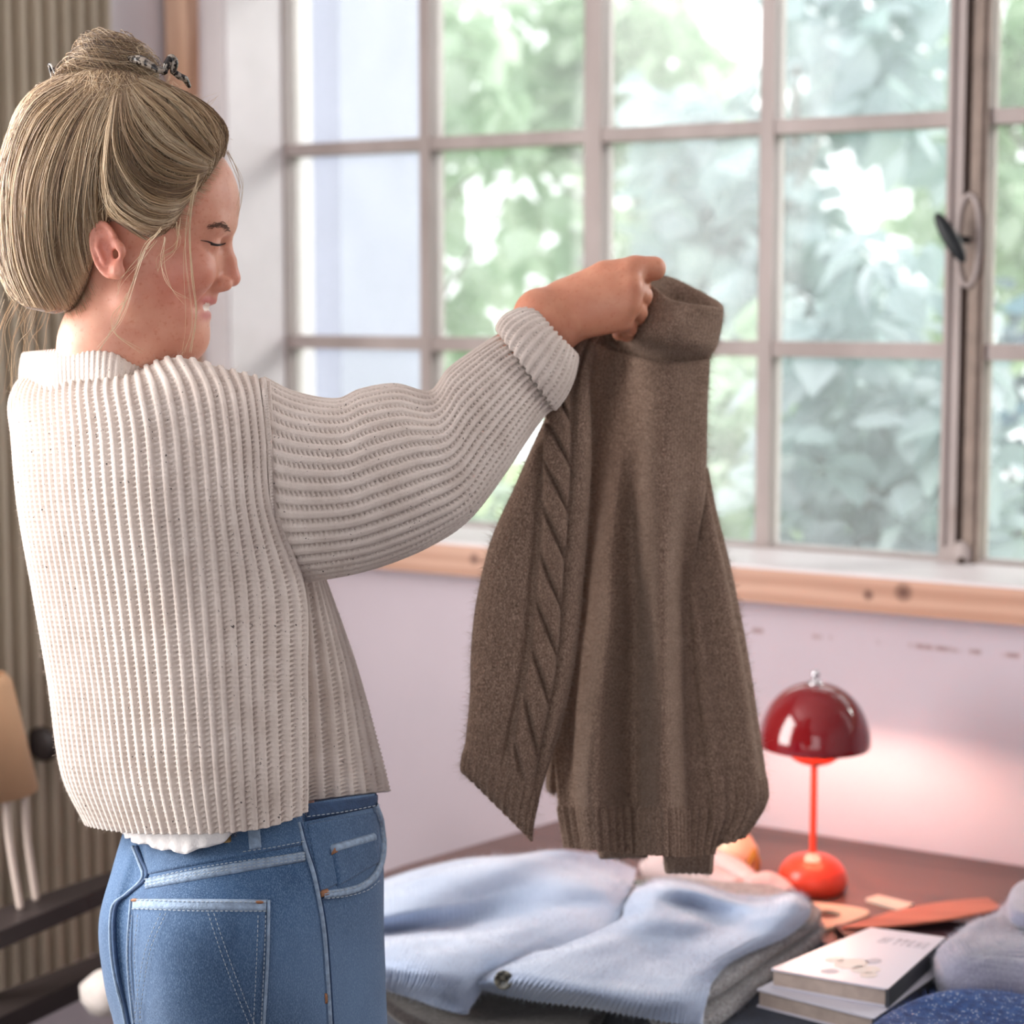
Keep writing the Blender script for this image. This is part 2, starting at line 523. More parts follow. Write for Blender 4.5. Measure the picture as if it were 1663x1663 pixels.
zr1 = float(W(975, 222, WINY)[2]); zr2 = float(W(1253, 566, WINY)[2]); zbot = float(W(1300, 886, WINY)[2])
zr0 = 2 * zr1 - zr2
ztop = zr0 + (zr1 - zr2) * 0.72
xl, xm1, xm2, xm3, xr = X(480), X(704), X(974), X(1254), X(1545)
xR0, xR1 = X(1611), None
dx = xm3 - xm2
xR1, xR2, xR3 = xR0 + dx * 0.95, xR0 + dx * 1.95, xR0 + dx * 2.95
bt = 0.0105      # half width of a glazing bar
zb0 = SILL_TOP + 0.004
def bar(name, x0, x1, z0, z1, depth=0.035, parent=window, m=M_frame):
    return box(name, (x0, x1, WINY - depth, WINY + 0.02, z0, z1), m, parent, 0.004)
bar('stile', X(474) - 0.02, xl, zb0, ztop, 0.03)
bar('stile', xr, X(1572), zb0, ztop)
M_frame2 = simple('grimy_window_paint', srgb(140, 124, 114), 0.6, var=0.22, scale=22, bump=0.2, bscale=50)
bar('stile', X(1584), xR0, zb0, ztop, 0.035, window, M_frame2)
bar('stile', xR3, xR3 + 0.06, zb0, ztop)
for x, m_ in ((X(1552), M_frame), (X(1599), M_frame2)):
    tube_obj('bead', [(x, WINY - 0.036, zb0 + 0.03), (x, WINY - 0.036, ztop)], 0.0055, m_, window, 8, 2)
box('meeting_groove', (X(1571), X(1585), WINY - 0.012, WINY + 0.015, zb0, ztop), M_groove, window, 0)
for a, b in ((xl, xr), (xR0, xR3)):
    bar('bottom_rail', a, b, zb0, zbot, 0.034); bar('top_rail', a, b, ztop - 0.04, ztop)
for x, h in ((xm1, bt * 1.05), (xm2, 0.0165), (xm3, bt * 1.15), (xR1, bt), (xR2, 0.0165)):
    bar('muntin', x - h, x + h, zbot, ztop - 0.04, 0.03)
vs = [(xl, xm1 - bt), (xm1 + bt, xm2 - .0165), (xm2 + .0165, xm3 - bt), (xm3 + bt, xr), (xR0, xR1 - bt), (xR1 + bt, xR2 - .0165), (xR2 + .0165, xR3)]
for a, b in vs:
    for z, h in ((zr1, 0.0115), (zr2, 0.0125), (zr0, 0.0115)):
        bar('muntin', a, b, z - h, z + h, 0.027)
    for z0, z1 in ((zbot, zr2), (zr2, zr1), (zr1, zr0), (zr0, ztop - 0.04)):
        box('pane', (a, b, WINY - 0.002, WINY + 0.002, z0, z1), M_glass, window, 0)
# head and jamb of the opening
box('window_head', (wx0, wx1, WINY - 0.02, WINY + 0.05, ztop, WTOP + 0.02), M_white, window, 0.003)
# espagnolette: oval back plate and dark oval knob
M_iron = simple('black_iron', srgb(26, 30, 34), 0.45, 0.2)
hc = W(1570, 390, WINY - 0.05)
pl = []
for k in range(40):
    th = 2 * math.pi * k / 40
    pl.append((hc[0] + 0.0165 * math.cos(th), WINY - 0.041, hc[2] + (0.052 if True else 0) * math.copysign(abs(math.sin(th)) ** 0.8, math.sin(th)) * 1.35))
tube_obj('handle_rim', pl[::3], 0.0045, M_frame, window, 8, 60, True)
hb = W(1543, 386, WINY - 0.085)
d = np.array([-0.031, -0.008, 0.047])
def ellipsoid(name, c, axes, mat, parent, su=24, sv=16, **kw):
    axes = np.array(axes, float); th = np.linspace(0, 2 * math.pi, su, endpoint=False); ph = np.linspace(0.02, math.pi - 0.02, sv)
    n = np.stack([np.sin(ph)[:, None] * np.cos(th), np.sin(ph)[:, None] * np.sin(th), np.cos(ph)[:, None] + 0 * th], -1)
    v = n @ axes + np.array(c)
    i, j = np.meshgrid(np.arange(sv - 1), np.arange(su), indexing='ij')
    q = lambda a, b: a * su + b % su
    f = np.stack([q(i, j), q(i + 1, j), q(i + 1, j + 1), q(i, j + 1)], -1).reshape(-1, 4)
    return link(name, mesh(name, v.reshape(-1, 3), f, mat), parent, **kw)
ellipsoid('back_plate', (hc[0], WINY - 0.037, hc[2]), [(0.0165, 0, 0), (0, 0.004, 0), (0, 0, 0.068)], M_frame2, window)
e3 = np.array([-0.022, -0.004, 0.038]); e1 = np.array([0.0105, 0.001, 0.0062]); e2 = np.array([0, 0.009, 0.001])
ellipsoid('handle', hb, [e1, e2, e3], M_iron, window)
tube_obj('spindle', [hb, (hc[0], WINY - 0.035, hc[2])], 0.006, M_iron, window, 10, 6)
# lower bolt keeper on the meeting stile
kb = W(1560, 905, WINY - 0.045)
ellipsoid('bolt_keeper', kb + np.array([0, 0.006, 0.004]), [(0.016, 0, 0), (0, 0.01, 0), (0, 0, 0.022)], M_frame, window)
ellipsoid('bolt', kb + np.array([0.002, -0.004, -0.008]), [(0.006, 0, 0), (0, 0.006, 0), (0, 0, 0.009)], M_groove, window)

# ------------------------------------------------------------------ garden outside
M_out = simple('pale_render', srgb(172, 175, 194), 0.8)
x0 = W(478, 300, 3.25)[0]; x1 = W(553, 300, 3.25)[0]
box('wall_outside', (x0 - 0.5, x1, 3.25, 3.6, 0, 3.0), M_out, None, 0.01, kind='structure')
M_lawn = simple('lawn', srgb(150, 170, 120), 0.9, var=0.3, scale=3)
box('ground', (-12, 9, 3.0, 16, -0.25, -0.06), M_lawn, None, 0, kind='structure')

def leaf_mat(name, c0, c1, tr=0.5):
    m = NT(name)
    at = m.add('ShaderNodeAttribute', attribute_name='tone')
    col = m.ramp(at.outputs['Fac'], [(0.0, c0), (1.0, c1)])
    dif = m.add('ShaderNodeBsdfPrincipled'); m.l(col, dif.inputs['Base Color']); dif.inputs['Roughness'].default_value = 0.35
    dif.inputs['Specular IOR Level'].default_value = 0.6
    tl = m.add('ShaderNodeBsdfTranslucent'); m.l(m.mix(0.25, col, (0.88, 0.95, 0.78, 1)), tl.inputs['Color'])
    mx = m.add('ShaderNodeMixShader', Fac=tr); mx.inputs[0].default_value = tr
    m.l(dif.outputs[0], mx.inputs[1]); m.l(tl.outputs[0], mx.inputs[2]); m.l(mx.outputs[0], m.out.inputs['Surface'])
    return m.m
M_leafA = leaf_mat('pale_green_leaves', srgb(164, 194, 160), srgb(228, 236, 222), 0.5)
M_leafB = leaf_mat('blue_green_leaves', srgb(154, 180, 182), srgb(216, 227, 234), 0.4)
M_leafC = leaf_mat('dark_blue_green_leaves', srgb(30, 74, 98), srgb(100, 148, 166), 0.3)
M_bark = simple('grey_bark', srgb(120, 110, 104), 0.9, var=0.3, scale=20)

def leaves(n, c, rad, size, seed, gap=0.0):
    r = rng(seed)
    q = r.normal(size=(n * 2, 3)); q /= np.linalg.norm(q, axis=1, keepdims=True)
    q *= (r.random((n * 2, 1)) ** 0.45)
    pos = q * np.array(rad) + np.array(c)
    keep = noise3(pos, 5.5, seed + 1) > gap
    pos = pos[keep][:n]; n = len(pos)
    # one leaf: midrib folded, 8 quads-ish outline
    tpl = np.array([(0, 0, 0), (0.32, 0.28, 0.06), (0.36, 0.55, 0.08), (0.2, 0.82, 0.04), (0, 1.08, -0.06), (-0.2, 0.82, 0.04), (-0.36, 0.55, 0.08), (-0.32, 0.28, 0.06), (0, 0.3, 0), (0, 0.6, -0.01), (0, 0.85, -0.03)])
    fc = np.array([(0, 1, 8, 8), (1, 2, 9, 8), (2, 3, 10, 9), (3, 4, 10, 10), (0, 8, 7, 7), (8, 9, 6, 7), (9, 10, 5, 6), (10, 4, 5, 5)])
    yaw = r.random(n) * 6.28; pit = r.normal(-0.6, 0.5, n); roll = r.normal(0, 0.5, n)
    s = size * r.uniform(0.6, 1.25, n)
    cy, sy, cp, sp, cr, sr = np.cos(yaw), np.sin(yaw), np.cos(pit), np.sin(pit), np.cos(roll), np.sin(roll)
    v = tpl[None] * s[:, None, None]
    x = v[..., 0] * cr[:, None] + v[..., 2] * sr[:, None]; z = -v[..., 0] * sr[:, None] + v[..., 2] * cr[:, None]; y = v[..., 1]
    y2 = y * cp[:, None] - z * sp[:, None]; z2 = y * sp[:, None] + z * cp[:, None]
    x3 = x * cy[:, None] - y2 * sy[:, None]; y3 = x * sy[:, None] + y2 * cy[:, None]
    V = np.stack([x3, y3, z2], -1) + pos[:, None]
    F = (fc[None] + (np.arange(n) * 11)[:, None, None]).reshape(-1, 4)
    tris = []
    faces = [tuple(dict.fromkeys(f)) for f in F.tolist()]
    return V.reshape(-1, 3), faces, np.repeat(r.random(n), 11)

def tree(name, label, cat, base, c, rad, n, size, mat, seed, gap, trunk_r=0.04):
    t = empty(name, (base[0], base[1], -0.06), label=label, cat=cat)
    b = np.array([base[0], base[1], -0.06])
    v, f, tone = leaves(n, c, rad, size, seed, gap)
    link('foliage', mesh('foliage', v, f, mat, smooth=False, attrs={'tone': tone}), t, kind='stuff')
    r = rng(seed)
    top = np.array(c) + np.array([0, 0, rad[2] * 0.5])
    tube_obj('trunk', [b, b * 0.6 + top * 0.4 + r.normal(0, 0.05, 3), top], [trunk_r, trunk_r * 0.8, trunk_r * 0.3], M_bark, t, 8)
    for k in range(6):
        q = r.normal(size=3); q /= np.linalg.norm(q); q[2] = abs(q[2]) * 0.6
        s0 = b * (0.5 - 0.06 * k) + top * (0.5 + 0.06 * k)
        e = np.array(c) + q * np.array(rad) * 0.85
        tube_obj('branch', [s0, (s0 + e) / 2 + r.normal(0, 0.06, 3), e], [trunk_r * 0.4, trunk_r * 0.25, 0.004], M_bark, t, 6, 16)
    return t
def tree_at(name, label, cat, px, py, Y, rad, n, size, mat, seed, gap, tr=0.035):
    c = W(px, py, Y)
    return tree(name, label, cat, (c[0], c[1]), c, rad, n, size, mat, seed, gap, tr)
tree_at('leafy_shrub', 'pale green shrub outside, low in the panes above the outstretched sleeve', 'shrub', 690, 800, 3.98, (0.42, 0.27, 0.42), 420, 0.12, M_leafA, 15, -0.1)
tree_at('leafy_shrub', 'pale green shrub outside, low in the panes just right of the brown sweater', 'shrub', 1130, 800, 4.68, (0.40, 0.27, 0.50), 480, 0.13, M_leafA, 9, -0.1)
tree_at('leafy_shrub', 'blue green shrub outside, low in the panes left of the window handle stile', 'shrub', 1430, 770, 3.98, (0.34, 0.27, 0.55), 620, 0.12, M_leafB, 10, -0.4)
tree_at('leafy_shrub', 'dark blue green shrub outside, low in the pane right of the window handle stile', 'shrub', 1740, 800, 4.68, (0.44, 0.27, 0.62), 700, 0.11, M_leafC, 11, -0.8)
tree_at('leafy_tree', 'pale green leafy tree outside, behind the two left columns of panes', 'tree', 640, 330, 5.5, (0.55, 0.38, 0.95), 900, 0.17, M_leafA, 3, -0.3)
tree_at('leafy_tree', 'pale green leafy tree outside, behind the woman\'s raised hand', 'tree', 970, 260, 6.5, (0.55, 0.38, 1.0), 800, 0.18, M_leafA, 5, -0.25)
tree_at('leafy_tree', 'grey green leafy tree outside, in the panes left of the window handle', 'tree', 1290, 300, 5.5, (0.54, 0.38, 1.0), 950, 0.17, M_leafB, 7, -0.35)
tree_at('leafy_tree', 'pale green leafy tree outside, beyond the panes right of the window handle', 'tree', 1700, 250, 6.5, (0.62, 0.38, 0.9), 650, 0.16, M_leafA, 13, -0.1)

# ------------------------------------------------------------------ left corner: ribbed radiator, console, small lamp
M_rad = simple('beige_radiator_enamel', srgb(176, 164, 146), 0.5)
rad = empty('ribbed_radiator', (LEFTX + 0.04, 2.3, 0.4), label='tall beige ribbed panel radiator upright on the left wall', cat='radiator')
yR = float(WX(186, 200, LEFTX + 0.05)[1])
pitch_y = 0.0345
for k in range(22):
    y1 = yR - k * pitch_y; y0 = y1 - pitch_y
    bm = bmesh.new()
    prof = [(0.0, y0), (0.026, y0), (0.026, y0 + pitch_y * 0.58), (0.043, y0 + pitch_y * 0.66), (0.045, y0 + pitch_y * 0.8), (0.043, y0 + pitch_y * 0.93), (0.026, y1), (0.0, y1)]
    lo = [bm.verts.new((LEFTX + 0.006 + a, b, 0.40)) for a, b in prof]; hi = [bm.verts.new((LEFTX + 0.006 + a, b, 2.5)) for a, b in prof]
    bm.faces.new(lo); bm.faces.new(hi[::-1])
    for i in range(len(prof)): bm.faces.new((lo[i], lo[(i + 1) % 8], hi[(i + 1) % 8], hi[i]))
    link('slat', bm_mesh('slat', bm, M_rad), rad)
M_dark = simple('dark_stained_wood', srgb(46, 38, 38), 0.5)
kp = WX(48, 1205, LEFTX + 0.03)
ellipsoid('valve_knob', kp + np.array([0.03, 0, 0]), [(0.035, 0, 0), (0, 0.014, 0), (0, 0, 0.03)], M_dark, rad)

con = empty('console_table', (-1.9, 1.95, 0), label='narrow dark wooden console table in front of the ribbed radiator', cat='table')
def plank_pts(h, l0, l1, r0, r1, ext=1.7):
    a, b, c, d_ = T(*l0, h), T(*l1, h), T(*r1, h), T(*r0, h)      # far-left, near-left, near-right, far-right
    return [b + (b - c) * 0.4, c + (c - b) * ext, d_ + (d_ - a) * ext, a + (a - d_) * 0.4]
tp = plank_pts(0.72, (0, 1475), (0, 1512), (165, 1420), (165, 1443))
slab('tabletop', tp, 0.026, M_dark, con, 0.003)
lp_ = [np.array([p[0], p[1], 0.60]) for p in tp]
mid = (lp_[0] + lp_[2]) / 2
lp_ = [mid + (p - mid) * np.array([1.0, 1.0, 1]) for p in lp_]
slab('lower_shelf', lp_, 0.03, M_dark, con, 0.003)
mid = sum(tp) / 4
for p in tp:
    q = mid + (p - mid) * 0.9
    box('leg', (q[0] - 0.015, q[0] + 0.015, q[1] - 0.015, q[1] + 0.015, 0, 0.695), M_dark, con, 0.002)

M_tan = simple('tan_card', srgb(186, 146, 112), 0.8, var=0.08)
M_pale = simple('pale_wood', srgb(190, 174, 164), 0.6)
lb = T(0, 1470, 0.72)
dl = float((lb - EYE) @ V_)
sl = empty('shaded_lamp', (lb[0], lb[1], 0.72), label='small lamp with tan tapered shade on pale legs at the left edge', cat='lamp')
ctr = lambda py: P(-30, py, dl)
pxm = dl / FOC
zt, zb = float(ctr(1100)[2]), float(ctr(1287)[2])
lathe_obj('lamp_shade', [(0.035, zt + 0.006), (46 * pxm, zt), (50 * pxm, zt - 0.004), (88 * pxm, zb), (86 * pxm, zb), (48 * pxm, zt - 0.008), (0.033, zt - 0.002)], (ctr(1200)[0], ctr(1200)[1], 0), M_tan, sl)
cc = ctr(1200)
for k, (a, b) in enumerate(((40, 62), (-35, -60), (70, 88))):
    ang = k * 2.1
    p0 = P(-30 + a, 1250, dl - 0.02 + 0.02 * k); p1 = P(-30 + a + 3, 1348, dl - 0.02 + 0.02 * k); p2 = P(-30 + b, 1452, dl - 0.02 + 0.02 * k)
    p2[2] = 0.724
    tube_obj('leg', [p0, p1, p2], 0.005, M_pale, sl, 8, 24)
ellipsoid('bulb', (cc[0], cc[1], (zt + zb) / 2), [(0.025, 0, 0), (0, 0.025, 0), (0, 0, 0.035)], M_pale, sl)
tube_obj('lamp_stem', [(cc[0], cc[1], (zt + zb) / 2), P(-30, 1348, dl)], 0.006, M_pale, sl, 8, 8)

M_cream = fabric('cream_cloth', srgb(200, 190, 184), srgb(215, 206, 200))
bq = np.array(lp_[1]) * 0.45 + np.array(lp_[2]) * 0.45 + np.array(lp_[0]) * 0.1
bq = T(176, 1640, 0.60)
v, f = lathe([(0.0, 0.0), (0.028, 0.002), (0.036, 0.018), (0.034, 0.04), (0.02, 0.052), (0.0, 0.055)], (bq[0], bq[1], 0.6), 24)
v += 0.004 * noise3(v, 70, 4)[:, None]
link('cloth_bundle', mesh('cloth_bundle', v, f, M_cream), None, label='small cream cloth bundle on the lower shelf of the console table, beside the jeans', cat='cloth')
# ------------------------------------------------------------------ person: body
def surface_nets(f, lo, hi, h):
    lo = np.array(lo, float); hi = np.array(hi, float)
    n = np.ceil((hi - lo) / h).astype(int) + 1
    ax = [lo[k] + h * np.arange(n[k]) for k in range(3)]
    Xg = np.stack(np.meshgrid(*ax, indexing='ij'), -1).astype(np.float32)
    g = f(Xg)
    ins = g < 0
    c = [(i, j, k) for i in (0, 1) for j in (0, 1) for k in (0, 1)]
    sl = lambda A, o: A[o[0]:A.shape[0] - 1 + o[0], o[1]:A.shape[1] - 1 + o[1], o[2]:A.shape[2] - 1 + o[2]]
    cnt = sum(sl(ins, o).astype(np.int8) for o in c)
    act = (cnt > 0) & (cnt < 8)
    idx = np.full(act.shape, -1, np.int64); idx[act] = np.arange(act.sum())
    base = np.argwhere(act)
    acc = np.zeros((len(base), 3)); num = np.zeros(len(base))
    cv = {o: sl(g, o)[act].astype(float) for o in c}
    for a in c:
        for k in range(3):
            if a[k] == 0:
                b = list(a); b[k] = 1; b = tuple(b)
                va, vb = cv[a], cv[b]; m = (va < 0) != (vb < 0)
                t = np.where(m, va / (va - vb + 1e-20), 0)
                p = np.array(a, float)[None] + t[:, None] * (np.array(b) - np.array(a))[None]
                acc += p * m[:, None]; num += m
    V = lo + h * (base + acc / num[:, None])
    F = []
    for k in range(3):
        o0 = [slice(None)] * 3; o1 = [slice(None)] * 3
        o0[k] = slice(0, -1); o1[k] = slice(1, None)
        a, b = ins[tuple(o0)], ins[tuple(o1)]
        for sgn, m in ((1, a & ~b), (-1, ~a & b)):
            e = np.argwhere(m)
            u, v = (k + 1) % 3, (k + 2) % 3
            e = e[(e[:, u] > 0) & (e[:, v] > 0) & (e[:, u] < act.shape[u]) & (e[:, v] < act.shape[v])]
            du = np.zeros(3, int); du[u] = 1; dv = np.zeros(3, int); dv[v] = 1
            q = np.stack([idx[tuple((e - du - dv).T)], idx[tuple((e - dv).T)], idx[tuple(e.T)], idx[tuple((e - du).T)]], -1)
            F.append(q if sgn > 0 else q[:, ::-1])
    return V, np.concatenate(F)

def smin(a, b, k):
    h = np.clip(0.5 + 0.5 * (b - a) / k, 0, 1)
    return b * (1 - h) + a * h - k * h * (1 - h)
def smax(a, b, k): return -smin(-a, -b, k)
def s_ell(p, c, r, R=None):
    q = p - np.array(c, np.float32)
    if R is not None: q = q @ np.array(R, np.float32)
    r = np.array(r, np.float32)
    k0 = np.linalg.norm(q / r, axis=-1); k1 = np.linalg.norm(q / (r * r), axis=-1)
    return k0 * (k0 - 1.0) / (k1 + 1e-9)
def s_cap(p, a, b, ra, rb):
    a = np.array(a, np.float32); b = np.array(b, np.float32); ab = b - a
    t = np.clip(((p - a) @ ab) / float(ab @ ab), 0, 1)
    return np.linalg.norm(p - a - t[..., None] * ab, axis=-1) - (ra + (rb - ra) * t)
def s_chain(p, pts, rs, k):
    d = None
    for i in range(len(pts) - 1):
        e = s_cap(p, pts[i], pts[i + 1], rs[i], rs[i + 1]); d = e if d is None else smin(d, e, k)
    return d
def rotm(ax, deg):
    return np.array(Matrix.Rotation(math.radians(deg), 3, ax))
def polysdf(x, z, pts):
    pts = np.array(pts, np.float32); d = None; s = np.ones(x.shape, np.float32)
    n = len(pts)
    for i in range(n):
        a, b = pts[i], pts[(i + 1) % n]
        e = b - a; wx = x - a[0]; wz = z - a[1]
        t = np.clip((wx * e[0] + wz * e[1]) / float(e @ e), 0, 1)
        dd = (wx - e[0] * t) ** 2 + (wz - e[1] * t) ** 2
        d = dd if d is None else np.minimum(d, dd)
        c1 = z >= a[1]; c2 = z < b[1]; c3 = e[0] * wz > e[1] * wx
        flip = (c1 & c2 & c3) | (~c1 & ~c2 & ~c3)
        s = np.where(flip, -s, s)
    return s * np.sqrt(d)

# head frame: x forward (face), y to her left, z up; metres; turned 8 degrees away from pure profile
HS = 1 / 1630.0
HD = 1.84
HO = P(215, 400, HD)
cy8, sy8 = math.cos(math.radians(8)), math.sin(math.radians(8))
HF = cy8 * R_ + sy8 * V0
HL = cy8 * V0 - sy8 * R_
HU = np.array([0, 0, 1.0])
Hm = np.stack([HF, HL, HU])                 # rows
def head_w(p): return HO + np.asarray(p, float) @ Hm
def hx(px, y=0.0): return ((px - 215) * HS + sy8 * y) / cy8
def hz(py): return (400 - py) * HS
mm = 0.001
def head_sdf(p):
    p = p.copy(); ya = np.abs(p[..., 1]); q = p.copy(); q[..., 1] = ya
    E = lambda c, r, R=None: s_ell(q, np.array(c) * mm, np.array(r) * mm, R)
    d = E((8, 0, 46), (92, 75, 84))
    d = smin(d, E((58, 0, 42), (45, 60, 52)), 0.02)          # forehead
    d = smin(d, E((33, 0, -30), (43, 56, 74)), 0.022)        # mid face
    d = smin(d, s_cap(q, (0.047, 0.010, -0.087), (0.004, 0.050, -0.052), 0.016, 0.016), 0.024)   # jaw
    d = smin(d, E((54, 0, -92), (15, 17, 14.5)), 0.010)      # chin
    d = smin(d, s_cap(q, (0.030, 0, -0.085), (-0.02, 0, -0.10), 0.034, 0.04), 0.03)   # floor of the mouth
    d = smin(d, E((50, 0, -57), (24, 27, 22)), 0.010)        # muzzle
    d = smin(d, s_cap(q, (0.091, 0.010, 0.021), (0.082, 0.040, 0.022), 0.0075, 0.008), 0.012)   # brow
    d = smin(d, E((59, 37, -24), (24, 23, 24)), 0.012)       # smiling cheek
    d = smin(d, E((76, 31, 1), (11.5, 14, 10)), 0.006)       # closed lid
    d = smax(d, -E((93, 20, 0), (9, 9, 7)), 0.010)           # inner eye hollow
    d = smin(d, E((70, 0, -24), (20, 20, 30)), 0.014)      # upper jaw
    # nose
    d = smin(d, s_chain(q, np.array([(89, 0, 9), (95.5, 0, -14), (97.5, 0, -31)]) * mm, np.array([6.5, 6.5, 9.0]) * mm, 0.004), 0.009)
    d = smin(d, E((87, 11, -38), (11, 6.5, 7.5)), 0.006)
    d = smax(d, -E((91.5, 7.5, -45.5), (6, 3.2, 4)), 0.002)  # nostrils
    d = smax(d, -s_cap(q, (0.084, 0.018, -0.037), (0.062, 0.034, -0.060), 0.0022, 0.003), 0.006)   # smile fold
    # mouth: open smile
    d = smax(d, -s_chain(q, np.array([(79, 0, -61), (70, 18, -59.5), (57, 29, -55)]) * mm, np.array([5.2, 4.5, 1.5]) * mm, 0.003), 0.003)
    d = smin(d, s_chain(q, np.array([(77.5, 0, -53.5), (69, 17, -54), (57.5, 29, -53.5)]) * mm, np.array([4.6, 4.0, 2.0]) * mm, 0.003), 0.004)
    d = smin(d, s_chain(q, np.array([(70.5, 0, -69.5), (64, 17, -66), (57.5, 28, -57)]) * mm, np.array([5.2, 4.6, 2.0]) * mm, 0.003), 0.004)
    d = smin(d, s_chain(q, np.array([(69, 0, -60), (61, 16, -60)]) * mm, np.array([4.5, 4.0]) * mm, 0.003), 0.003)   # teeth row base
    # neck
    d = smin(d, s_chain(p, np.array([(2, 0, -40), (-18, 0, -100), (-30, 0, -190)]) * mm, np.array([54, 52, 58]) * mm, 0.02), 0.025)
    # ear
    Ro = rotm('Y', -16) @ rotm('Z', -0)
    Rf = rotm('Z', 24) @ rotm('Y', -15)
    ec = np.array([-19, 78, -5]) * mm
    R = np.array(Rf)
    ear = s_ell(q, ec, np.array([15.5, 4.2, 27]) * mm, R)
    ql = (q - ec.astype(np.float32)) @ R.astype(np.float32)
    rr = np.sqrt((ql[..., 0] / 13.5) ** 2 + (ql[..., 2] / 25) ** 2) / mm
    ring = np.sqrt(((rr - 1) * 16 * mm) ** 2 + (ql[..., 1] - 3 * mm) ** 2) - 2.7 * mm
    ring = np.where((ql[..., 0] > 6 * mm) & (ql[..., 2] < 8 * mm), 1.0, ring)
    ear = smin(ear, ring, 0.002)
    ear = smax(ear, -s_ell(ql, (0.003, 0.006, -0.002), (0.0095, 0.0058, 0.0155)), 0.002)
    ear = smin(ear, s_chain(ql, np.array([(-0.004, 0.0035, 0.016), (-0.0075, 0.004, 0.004), (-0.005, 0.0035, -0.012)], np.float32), [0.0018, 0.0022, 0.0018], 0.001), 0.002)
    ear = smin(ear, s_ell(ql, (0.006, 0.001, -0.023), (0.007, 0.0045, 0.008)), 0.003)
    ear = smin(ear, s_ell(ql, (0.0135, -0.001, -0.004), (0.005, 0.005, 0.008)), 0.003)   # tragus
    d = smin(d, ear, 0.004)
    d = smax(d, -s_ell(q, (-0.0105, 0.079, -0.0095), (0.0032, 0.010, 0.0048)), 0.002)
    return d
hv, hf = surface_nets(head_sdf, (-0.105, -0.105, -0.195), (0.125, 0.105, 0.14), 0.0019)
hvw = head_w(hv)

# hand (right), wrist to fingertips; placed in view coordinates
HP = lambda px, py, d: P(px, py, d)
hk = 1.95 / FOC                       # metres per pixel at the hand
finger = [   # base knuckle, mid joint, tip joint, tip: curled away around the collar
    [(1022, 444, 1.938), (1041, 452, 1.962), (1043, 468, 1.985), (1028, 478, 1.998)],
    [(1025, 468, 1.930), (1043, 480, 1.958), (1042, 498, 1.985), (1026, 503, 2.000)],
    [(1021, 494, 1.930), (1036, 508, 1.958), (1034, 522, 1.983), (1018, 525, 1.998)],
    [(1008, 520, 1.936), (1021, 533, 1.960), (1018, 543, 1.980), (1004, 543, 1.992)]]
fr = [(11.5, 10.2, 8.8, 7.2), (11.8, 10.5, 9.0, 7.4), (11.2, 10, 8.6, 7.0), (10, 8.8, 7.6, 6.4)]
thumb = [(925, 478, 1.962), (982, 447, 1.950), (1032, 437, 1.945), (1062, 436, 1.952)]
tr_ = (17, 15, 14, 13.2)
wrist_pts = [HP(850, 556, 1.915), HP(892, 522, 1.935), HP(930, 500, 1.944)]
ARM_R = [HP(452, 765, 1.80), HP(690, 770, 1.85), HP(892, 522, 1.935)]
def hand_sdf(p):
    d = s_chain(p, [ARM_R[1], HP(800, 625, 1.89), HP(880, 532, 1.932)], [0.040, 0.034, 0.0275], 0.02)
    wr = s_cap(p, HP(872, 505, 1.938), HP(905, 540, 1.938), 0.022, 0.021)
    d = smin(d, wr, 0.02)
    # palm: fan of metacarpals
    for f, r, o in zip(finger, fr, ((888, 497), (893, 508), (898, 520), (905, 531))):
        d = smin(d, s_cap(p, HP(o[0], o[1], 1.944), HP(*f[0]), 0.0165, 0.0125), 0.014)
    d = smin(d, s_cap(p, HP(915, 480, 1.955), HP(985, 450, 1.952), 0.017, 0.013), 0.014)   # thumb pad
    for f, r in zip(finger, fr):
        rr = [x * 0.0010 for x in r]
        d = smin(d, s_chain(p, [HP(*q) for q in f], rr, 0.003), 0.0045)
    t = s_chain(p, [HP(*q) for q in thumb], [x * 0.00098 for x in tr_], 0.004)
    return smin(d, t, 0.006)
pts_h = np.concatenate([np.array([HP(*q) for f in finger for q in f]), np.array([HP(*q) for q in thumb]), np.array([ARM_R[1], ARM_R[2]])])
gv, gf = surface_nets(hand_sdf, pts_h.min(0) - 0.045, pts_h.max(0) + 0.035, 0.0019)

# torso, left arm, legs, feet (inside the clothes)
def BP(px, py, d): return P(px, py, d)
SHR, SHL = BP(385, 725, 1.80), BP(105, 715, 1.965)
PEL = BP(400, 1480, 1.865)
HIPR, HIPL = BP(440, 1650, 1.872), BP(325, 1650, 1.892)
NECK = BP(190, 600, 1.86)
LEL, LWR = BP(420, 800, 2.03), BP(795, 690, 2.09)
LHAND = BP(985, 600, 2.115)
KNR, KNL = HIPR * 1.0, HIPL * 1.0
KNR = np.array([HIPR[0] + 0.01, HIPR[1] + 0.02, 0.47]); KNL = np.array([HIPL[0], HIPL[1] + 0.03, 0.47])
ANR = np.array([KNR[0] - 0.01, KNR[1] - 0.03, 0.08]); ANL = np.array([KNL[0] - 0.01, KNL[1] - 0.03, 0.08])
fwd = np.array([HF[0], HF[1], 0]) * 0.5 + np.array([V0[0], V0[1], 0]) * 0.5; fwd /= np.linalg.norm(fwd)
